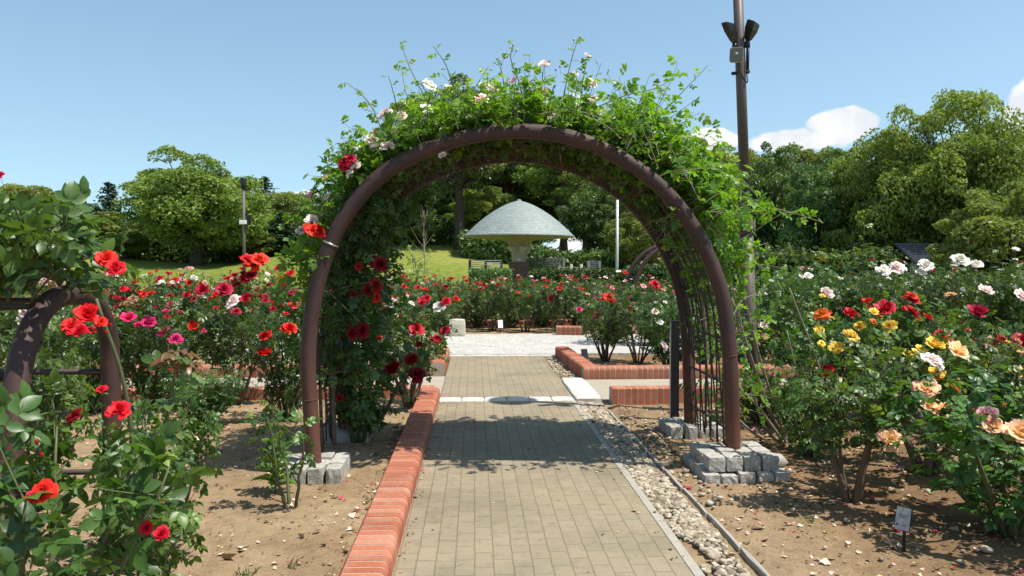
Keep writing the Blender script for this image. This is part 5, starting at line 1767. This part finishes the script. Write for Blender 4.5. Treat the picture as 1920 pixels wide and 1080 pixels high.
# ------------------------------------------------------------------ trees
def tree_geo(seed, H, RC, trunk_h, ncl, per, ls, kind="round", tr=0.28):
    r_ = np.random.default_rng(seed)
    T, L = MB(), MB()
    lean = r_.normal(0, 0.25, 2)
    t = np.linspace(0, 1, 9)
    tall = H * (0.82 if kind != "round" else 0.6)
    tp = np.stack([lean[0] * t ** 1.5 + 0.12 * np.sin(t * 5 + seed), lean[1] * t ** 1.5, tall * t], -1)
    tp[0, 2] = -0.4
    tube(T, tp, tr * (1 - t * 0.85) + np.where(t < 0.05, tr * 0.5, 0), 10, 0.5)
    if kind == "conifer":
        n = ncl
        for k in range(n):
            f = (k + r_.uniform(0, 1)) / n
            z = H * (0.12 + 0.86 * f)
            ln = RC * (1 - f) ** 0.85 * r_.uniform(0.75, 1.1) + 0.15
            az = k * 2.4 + r_.normal(0, 0.4)
            q = np.linspace(0, 1, 5)
            P = np.stack([np.cos(az) * ln * q, np.sin(az) * ln * q, z - 0.25 * ln * q + 0.18 * ln * q ** 2], -1)
            tube(T, P, np.linspace(0.05, 0.01, 5) * (1 - 0.6 * f), 4, 0.5, cap=False)
            m = int(per * (0.35 + (1 - f)))
            qq = r_.uniform(0.12, 1.02, m)
            pos = np.stack([np.interp(qq, q, P[:, i]) for i in range(3)], -1) + r_.normal(0, 1, (m, 3)) * np.array([0.22, 0.22, 0.09]) * (0.35 + ln / RC)
            out = nrm(pos * np.array([1, 1, 0]) + 1e-4)
            scatter(L, pos, out * 0.5 + np.array([0, 0, 0.4]), ls, r_, 0.3, 0.6)
        return T, L
    zc = trunk_h + (H - trunk_h) * 0.45
    hz = (H - trunk_h) * 0.5
    cl = []
    lob = r_.normal(0, 1, (7, 3))
    lob = nrm(lob * np.array([1, 1, 0.8]))
    lamp = r_.uniform(0.05, 0.35, 7)
    for k in range(ncl):
        z = 1 - 2 * (k + 0.5) / ncl
        th = k * 2.39996 + r_.normal(0, 0.25)
        s = math.sqrt(max(0, 1 - z * z))
        d = np.array([s * math.cos(th), s * math.sin(th), z])
        rad = r_.uniform(0.5, 0.86) if r_.random() < 0.78 else r_.uniform(0.15, 0.5)
        rad *= 0.82 + float((np.maximum(0, lob @ d) ** 3 * lamp).sum())
        if kind == "open":
            rad *= r_.uniform(0.7, 1.15)
        p = np.array([d[0] * RC * rad, d[1] * RC * rad, zc + d[2] * (hz * rad if d[2] > 0 else hz * rad * 0.95)])
        cr = RC * r_.choice([r_.uniform(0.09, 0.17), r_.uniform(0.16, 0.3)]) * (0.8 if kind == "open" else 1.0)
        cl.append((p, cr))
    for k, (p, cr) in enumerate(cl):
        m = int(per * (cr / (RC * 0.22)) ** 1.7)
        dirs = nrm(r_.normal(0, 1, (m, 3)) + np.array([0, 0, 0.6]))
        # sub-lumps give each bough a knobbly outline
        sub = nrm(r_.normal(0, 1, (9, 3)) + np.array([0, 0, 0.3]))
        lump = (np.maximum(0, dirs @ sub.T) ** 8).max(1)
        rr_ = cr * (0.5 + 0.55 * r_.random(m) ** 0.5) * (0.72 + 0.45 * lump)
        pos = p + dirs * rr_[:, None] * np.array([1.0, 1.0, 0.6])
        tone = np.clip(r_.normal(0.47, 0.2, m) + r_.normal(0, 0.13), 0, 1)
        scatter(L, pos, dirs, ls, r_, 0.75, 0.5, tone)
        if k % 2 == 0 or kind == "open":
            f = r_.uniform(0.35, 0.95)
            i = min(7, int(f * 8))
            b = tp[i]
            mid = (b + p) / 2 + np.array([0, 0, (0.06 if kind == "open" and p[2] > b[2] else -0.04) * np.linalg.norm(p - b)]) + r_.normal(0, 0.12, 3)
            P = catmull([b, mid, p], 4)
            tube(T, P, np.linspace(tr * 0.42 * (1.1 - f), 0.02, len(P)), 6, 0.5, cap=False)
    return T, L


TP = {}
TDEF = {
    "round": (11, 7.0, 4.6, 0.3, 150, 560, 0.12, "round", 0.34, "tree_leaf"),
    "round2": (12, 7.0, 4.0, 0.6, 115, 480, 0.125, "round", 0.3, "tree_leaf"),
    "dark": (13, 7.0, 3.6, 0.4, 110, 520, 0.105, "round", 0.3, "dark_leaf"),
    "bright": (14, 7.0, 4.2, 0.4, 165, 760, 0.08, "round", 0.32, "bright_leaf"),
    "open": (15, 12.0, 4.6, 2.6, 95, 380, 0.14, "open", 0.36, "dark_leaf"),
    "open2": (16, 12.0, 4.2, 2.2, 90, 380, 0.14, "open", 0.3, "tree_leaf"),
    "conifer": (17, 8.0, 1.9, 0.5, 70, 60, 0.16, "conifer", 0.2, "needle"),
    "small": (18, 5.0, 2.4, 0.4, 90, 480, 0.08, "round", 0.16, "tree_leaf"),
}
GT = "trees standing round the rose garden"


def tree(kind, px, Y, ytop, wpx, label, base=None, group=GT):
    d = TDEF[kind]
    if kind not in TP:
        T, L = tree_geo(d[0], d[1], d[2], d[3], d[4], d[5], d[6], d[7], d[8])
        TP[kind] = (T.mesh("tree_trunk", M["bark"]), L.mesh("tree_crown", M[d[9]], True))
    x = gx(px, Y)
    g = float(hill(x, Y)) if Y > 26 else 0.0
    root = thing("pine_tree" if kind == "conifer" else "tree", (x, Y, g), label, "tree", group)
    h = at(px, ytop, Y)[2] - g
    w = wpx / 2 * Y / FPX
    sz, sx = h / d[1], w / (d[2] * (0.98 if kind != "conifer" else 1.0))
    rz = rng.uniform(0, 2 * PI)
    for nm, me in (("trunk", TP[kind][0]), ("crown", TP[kind][1])):
        o = link(nm, me, root)
        o.scale = (sx, sx, sz)
        o.rotation_euler = (0, 0, rz)
    return root


# lawn side, west
tree("round", 372, 44, 284, 300, "big round light-green tree alone at the lawn edge, widest of the western trees")
tree("round2", 60, 52, 338, 210, "pale green tree with layered boughs at the western end of the lawn")
tree("round2", -75, 47, 350, 220, "pale green tree cut by the frame beyond the hoop climber")
tree("dark", 128, 60, 362, 130, "small dark tree between the pale layered tree and the pine")
tree("conifer", 207, 56, 340, 100, "dark blue-green pine just west of the big round tree")
tree("round2", 0, 58, 352, 230, "pale tree farthest west, behind the layered pale tree")
tree("dark", 95, 57, 372, 190, "mid-green tree filling the gap west of the pine")
tree("small", 30, 46, 405, 200, "low bright tree at the western end of the lawn edge")
tree("small", 105, 47, 415, 170, "low bright tree between the western end and the pine")
tree("small", 468, 46.5, 425, 120, "lowest green tree just behind the slim lawn lamp post")
tree("small", 168, 48, 385, 190, "low bright tree in front of the pine, beside the big round tree")
tree("small", 232, 45.5, 425, 120, "lowest bright tree tucked under the big round tree's western side")
tree("conifer", 497, 55, 330, 110, "dark pine rising just behind the slim lawn lamp post")
tree("dark", 480, 49, 385, 130, "dark tree directly behind the slim lawn lamp post")
tree("round2", 552, 54, 352, 160, "mid-green tree between the lawn lamp post and the near arch")
tree("conifer", 530, 47.5, 400, 110, "low spreading dark pine between the lawn lamp post and the near arch")
tree("dark", 610, 52, 365, 130, "dark tree seen just outside the bent arch leg")
tree("round2", 690, 53, 340, 150, "green tree behind the bent arch leg at the lawn crest")
# behind the pavilion
tree("open", 862, 43, 112, 250, "tallest tree, dark trunk straight up behind the pavilion, crown above the arch")
tree("open2", 795, 49, 130, 190, "tall thin-crowned tree topping the arch beside the tallest tree")
tree("open", 945, 52, 190, 240, "tall dark tree directly behind the pavilion dome")
tree("open2", 1055, 45, 185, 210, "tall slim-trunked tree just east of the pavilion dome")
tree("open", 1100, 50, 200, 220, "tall dark tree between the pavilion and the flagpole")
tree("round2", 900, 56, 262, 230, "green tree closing the gap behind the dome's west side")
tree("round2", 1010, 57, 240, 230, "green tree closing the gap right behind the dome")
tree("round2", 1130, 56, 255, 220, "green tree closing the gap behind the flagpole top")
tree("dark", 980, 41, 392, 150, "low dark tree right behind the pavilion dome")
tree("dark", 815, 50, 300, 170, "dark tree behind the bare grey-twigged sapling")
tree("dark", 1125, 40, 330, 170, "dense dark tree low behind the flagpole")
tree("small", 1195, 36, 380, 150, "small light green tree behind the second arch")
tree("open2", 1200, 52, 205, 230, "tall green tree above the flagpole, behind the arch crown")
tree("open2", 1290, 50, 238, 200, "tall green tree behind the arch's east shoulder")
tree("round2", 1385, 46, 262, 190, "green tree peeking out beside the brown lamp pole")
tree("small", 760, 45, 392, 150, "small yellow-green tree on the lawn crest under the arch")
tree("dark", 690, 47, 415, 130, "low dark tree at the lawn crest behind red roses")
tree("small", 905, 46, 330, 150, "mid-height green tree behind the dome, beside the tallest trunk")
# east
tree("dark", 1470, 36, 268, 210, "dark tree right of the brown lamp pole, below the white cloud")
tree("dark", 1570, 31, 268, 230, "dark tree below the white cloud, beside the huge bright tree")
tree("round2", 1520, 40, 258, 180, "grey-green tree behind the two dark trees under the cloud")
tree("bright", 1785, 27.5, 138, 380, "huge bright yellow-green tree, tallest on the eastern side")
tree("bright", 1655, 29.5, 215, 240, "bright tree leaning against the huge tree's western flank")
tree("small", 1880, 21.5, 300, 270, "pale green tree close by, in front of the huge bright tree")
tree("bright", 2010, 29, 180, 300, "bright tree cut by the frame behind the huge tree")
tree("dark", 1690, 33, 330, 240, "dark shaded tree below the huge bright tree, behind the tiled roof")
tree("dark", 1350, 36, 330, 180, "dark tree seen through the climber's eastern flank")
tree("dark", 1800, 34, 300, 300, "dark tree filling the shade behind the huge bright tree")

# sapling and young shrub on the lawn
def sapling(px, Y, ytop, label, leafy):
    x = gx(px, Y)
    g = float(hill(x, Y)) if Y > 26 else 0
    root = thing("sapling", (x, Y, g), label, "sapling")
    h = at(px, ytop, Y)[2] - g
    r_ = np.random.default_rng(px)
    T, L = MB(), MB()
    P = grow((0, 0, -0.1), (0.03, 0, 1), h * 0.9, r_, 0, 9, 0.05)
    tube(T, P, np.linspace(0.035, 0.01, 9), 7)
    st = [[], [], [], [], []]
    for k in range(26 if leafy else 22):
        f = r_.uniform(0.3, 1)
        b = P[int(f * 8)]
        Q = grow(b, (r_.normal(0, 0.6), r_.normal(0, 0.6), 1.0 if not leafy else 0.45), h * r_.uniform(0.15, 0.36), r_, -0.2 if not leafy else 0.3, 6, 0.12)
        tube(T, Q, np.linspace(0.012, 0.004, 6), 4, cap=False)
        if leafy:
            shoot_leaves(st, Q, r_, 7, 0.2, 0.8)
    T.build("trunk", M["pale_cane"], root)
    if leafy:
        put_leaves(L, st, LEAF_LO)
        L.build("foliage", M["bright_leaf"], root)


sapling(797, 34, 372, "bare grey-twigged sapling on the lawn west of the pavilion", False)
sapling(788, 21.2, 452, "leafy light green sapling rising from the roses before the lawn", True)
for k, (px, Y, h, w) in enumerate(((1015, 28.9, 1.75, 0.75), (1113, 28.3, 1.3, 0.35), (1240, 25.5, 1.75, 0.6))):
    bush(px, Y, h, w, [["red", "white"], ["white"], ["pink", "magenta"]][k], [8, 2, 22][k], ["rose shrub with a few red blooms trained on the white lattice panel", "small climbing shrub on the small white lattice", "tall shrub covered in bright pink blooms behind the clipped hedge block"][k], "full", 0.16, "shrubs behind the clipped hedge")

# low house with tiled roof glimpsed between the trees
hx = gx(1745, 24.8)
root = thing("house", (hx, 24.8, 0), "dark tiled roof of a low house glimpsed between the eastern trees", "house")
bx("wall", (-0.25, 0.4, -0.1), (1.6, 2.6, 1.62), M["plaster"], root, 0)
mb = MB()
z0, z1 = 1.6, 2.35
for k in range(9):
    t0_, t1_ = k / 9, (k + 1) / 9
    y0_, y1_ = 0.1 + t0_ * 1.4, 0.1 + t1_ * 1.4 + 0.03
    zz0, zz1 = z0 + (z1 - z0) * t0_, z0 + (z1 - z0) * t1_
    box(mb, (-0.4, y0_, zz0), (1.75, y1_, zz0 + 0.07))
mb.add([(-0.4, 1.5, z1 - 0.02), (1.75, 1.5, z1 - 0.02), (1.75, 2.9, z0), (-0.4, 2.9, z0)], np.array([[0, 1, 2, 3]]))
mb.build("tiled_roof", M["dark_tile"], root, False)

# ------------------------------------------------------------------ light and sky
SUN_EL, SUN_AZ = R(64), R(112)       # azimuth clockwise from +Y
sd = Vector((math.sin(SUN_AZ) * math.cos(SUN_EL), math.cos(SUN_AZ) * math.cos(SUN_EL), math.sin(SUN_EL)))
sl = bpy.data.lights.new("sun", "SUN")
sl.energy = 3.95
sl.angle = R(0.53)
sl.color = (1.0, 0.955, 0.88)
so = bpy.data.objects.new("sun", sl)
C.objects.link(so)
so.rotation_euler = (-sd).to_track_quat("-Z", "Y").to_euler()
so.location = (20, -8, 40)

w = bpy.data.worlds.new("World")
bpy.context.scene.world = w
w.use_nodes = True
nt = w.node_tree
nt.nodes.clear()
out = nt.nodes.new("ShaderNodeOutputWorld")
bg = nt.nodes.new("ShaderNodeBackground")
bg.inputs["Strength"].default_value = 0.092
sky = nt.nodes.new("ShaderNodeTexSky")
sky.sky_type = "NISHITA"
sky.sun_disc = False
sky.sun_elevation = SUN_EL
sky.sun_rotation = SUN_AZ
sky.altitude = 50
sky.air_density, sky.dust_density, sky.ozone_density = 1.0, 0.6, 0.5


def wm(op, a, b=0.0, clamp=False):
    nd = nt.nodes.new("ShaderNodeMath")
    nd.operation, nd.use_clamp = op, clamp
    for s, v in ((nd.inputs[0], a), (nd.inputs[1], b)):
        if isinstance(v, bpy.types.NodeSocket):
            nt.links.new(v, s)
        else:
            s.default_value = v
    return nd.outputs[0]


tc = nt.nodes.new("ShaderNodeTexCoord").outputs["Generated"]
lift = nt.nodes.new("ShaderNodeVectorMath")
lift.operation = "MULTIPLY_ADD"
nt.links.new(tc, lift.inputs[0])
lift.inputs[1].default_value = (1, 1, 0.8)
lift.inputs[2].default_value = (0, 0, 0.11)
nrmv = nt.nodes.new("ShaderNodeVectorMath")
nrmv.operation = "NORMALIZE"
nt.links.new(lift.outputs[0], nrmv.inputs[0])
nt.links.new(nrmv.outputs[0], sky.inputs["Vector"])
tint = nt.nodes.new("ShaderNodeMix")
tint.data_type, tint.blend_type = "RGBA", "MULTIPLY"
tint.inputs[0].default_value = 1.0
nt.links.new(sky.outputs[0], tint.inputs[6])
tint.inputs[7].default_value = (1.22, 1.29, 1.16, 1)
sep = nt.nodes.new("ShaderNodeSeparateXYZ")
nt.links.new(tc, sep.inputs[0])
dx, dy, dz = sep.outputs
az = wm("ARCTAN2", dx, dy)
el = wm("ARCSINE", dz)
nz = nt.nodes.new("ShaderNodeTexNoise")
nz.inputs["Scale"].default_value = 19.0
nz.inputs["Detail"].default_value = 9.0
nz.inputs["Roughness"].default_value = 0.55
nt.links.new(tc, nz.inputs["Vector"])
nf = nz.outputs["Fac"]
mask = None
# cumulus banks low over the trees: azimuth, elevation, half width, half height
for px, py, wx, wy in ((1485, 266, 88, 27), (1572, 236, 60, 30), (1975, 200, 70, 60), (1335, 262, 55, 22), (1130, 430, 130, 130), (860, 430, 90, 70), (560, 385, 45, 28), (690, 400, 60, 30), (1075, 300, 60, 120)):
    d = ROT @ Vector(((px - CX) / FPX, -(py - CY) / FPX, -1.0))
    d.normalize()
    a0, e0 = math.atan2(d.x, d.y), math.asin(d.z)
    q = wm("SUBTRACT", 1.0, wm("ADD", wm("POWER", wm("DIVIDE", wm("SUBTRACT", az, a0), wx / FPX), 2.0), wm("POWER", wm("DIVIDE", wm("SUBTRACT", el, e0), wy / FPX), 2.0)))
    mask = q if mask is None else wm("MAXIMUM", mask, q)
dens = wm("ADD", mask, wm("MULTIPLY", wm("SUBTRACT", nf, 0.5), 2.3))
cl = nt.nodes.new("ShaderNodeMapRange")
cl.interpolation_type = "SMOOTHSTEP"
cl.inputs["From Min"].default_value, cl.inputs["From Max"].default_value = 0.0, 0.32
nt.links.new(dens, cl.inputs["Value"])
mx = nt.nodes.new("ShaderNodeMix")
mx.data_type = "RGBA"
nt.links.new(cl.outputs[0], mx.inputs[0])
nt.links.new(tint.outputs[2], mx.inputs[6])
nz2 = nt.nodes.new("ShaderNodeTexNoise")
nz2.inputs["Scale"].default_value = 26.0
nz2.inputs["Detail"].default_value = 6.0
nt.links.new(tc, nz2.inputs["Vector"])
cr_ = nt.nodes.new("ShaderNodeValToRGB")
cr_.color_ramp.elements[0].position, cr_.color_ramp.elements[0].color = 0.36, (0.8, 0.84, 0.9, 1)
cr_.color_ramp.elements[1].position, cr_.color_ramp.elements[1].color = 0.58, (0.99, 1.0, 1.0, 1)
nt.links.new(nz2.outputs["Fac"], cr_.inputs[0])
vs = nt.nodes.new("ShaderNodeVectorMath")
vs.operation = "SCALE"
vs.inputs["Scale"].default_value = 6.6
nt.links.new(cr_.outputs[0], vs.inputs[0])
nt.links.new(vs.outputs[0], mx.inputs[7])
nt.links.new(mx.outputs[2], bg.inputs[0])
nt.links.new(bg.outputs[0], out.inputs[0])

sc = bpy.context.scene
sc.view_settings.view_transform = "Standard"
sc.view_settings.look = "None"
sc.view_settings.exposure = 0.8
sc.view_settings.gamma = 1.0
sc.cycles.max_bounces = 8
sc.cycles.diffuse_bounces = 3
sc.cycles.transmission_bounces = 4
sc.cycles.use_denoising = True
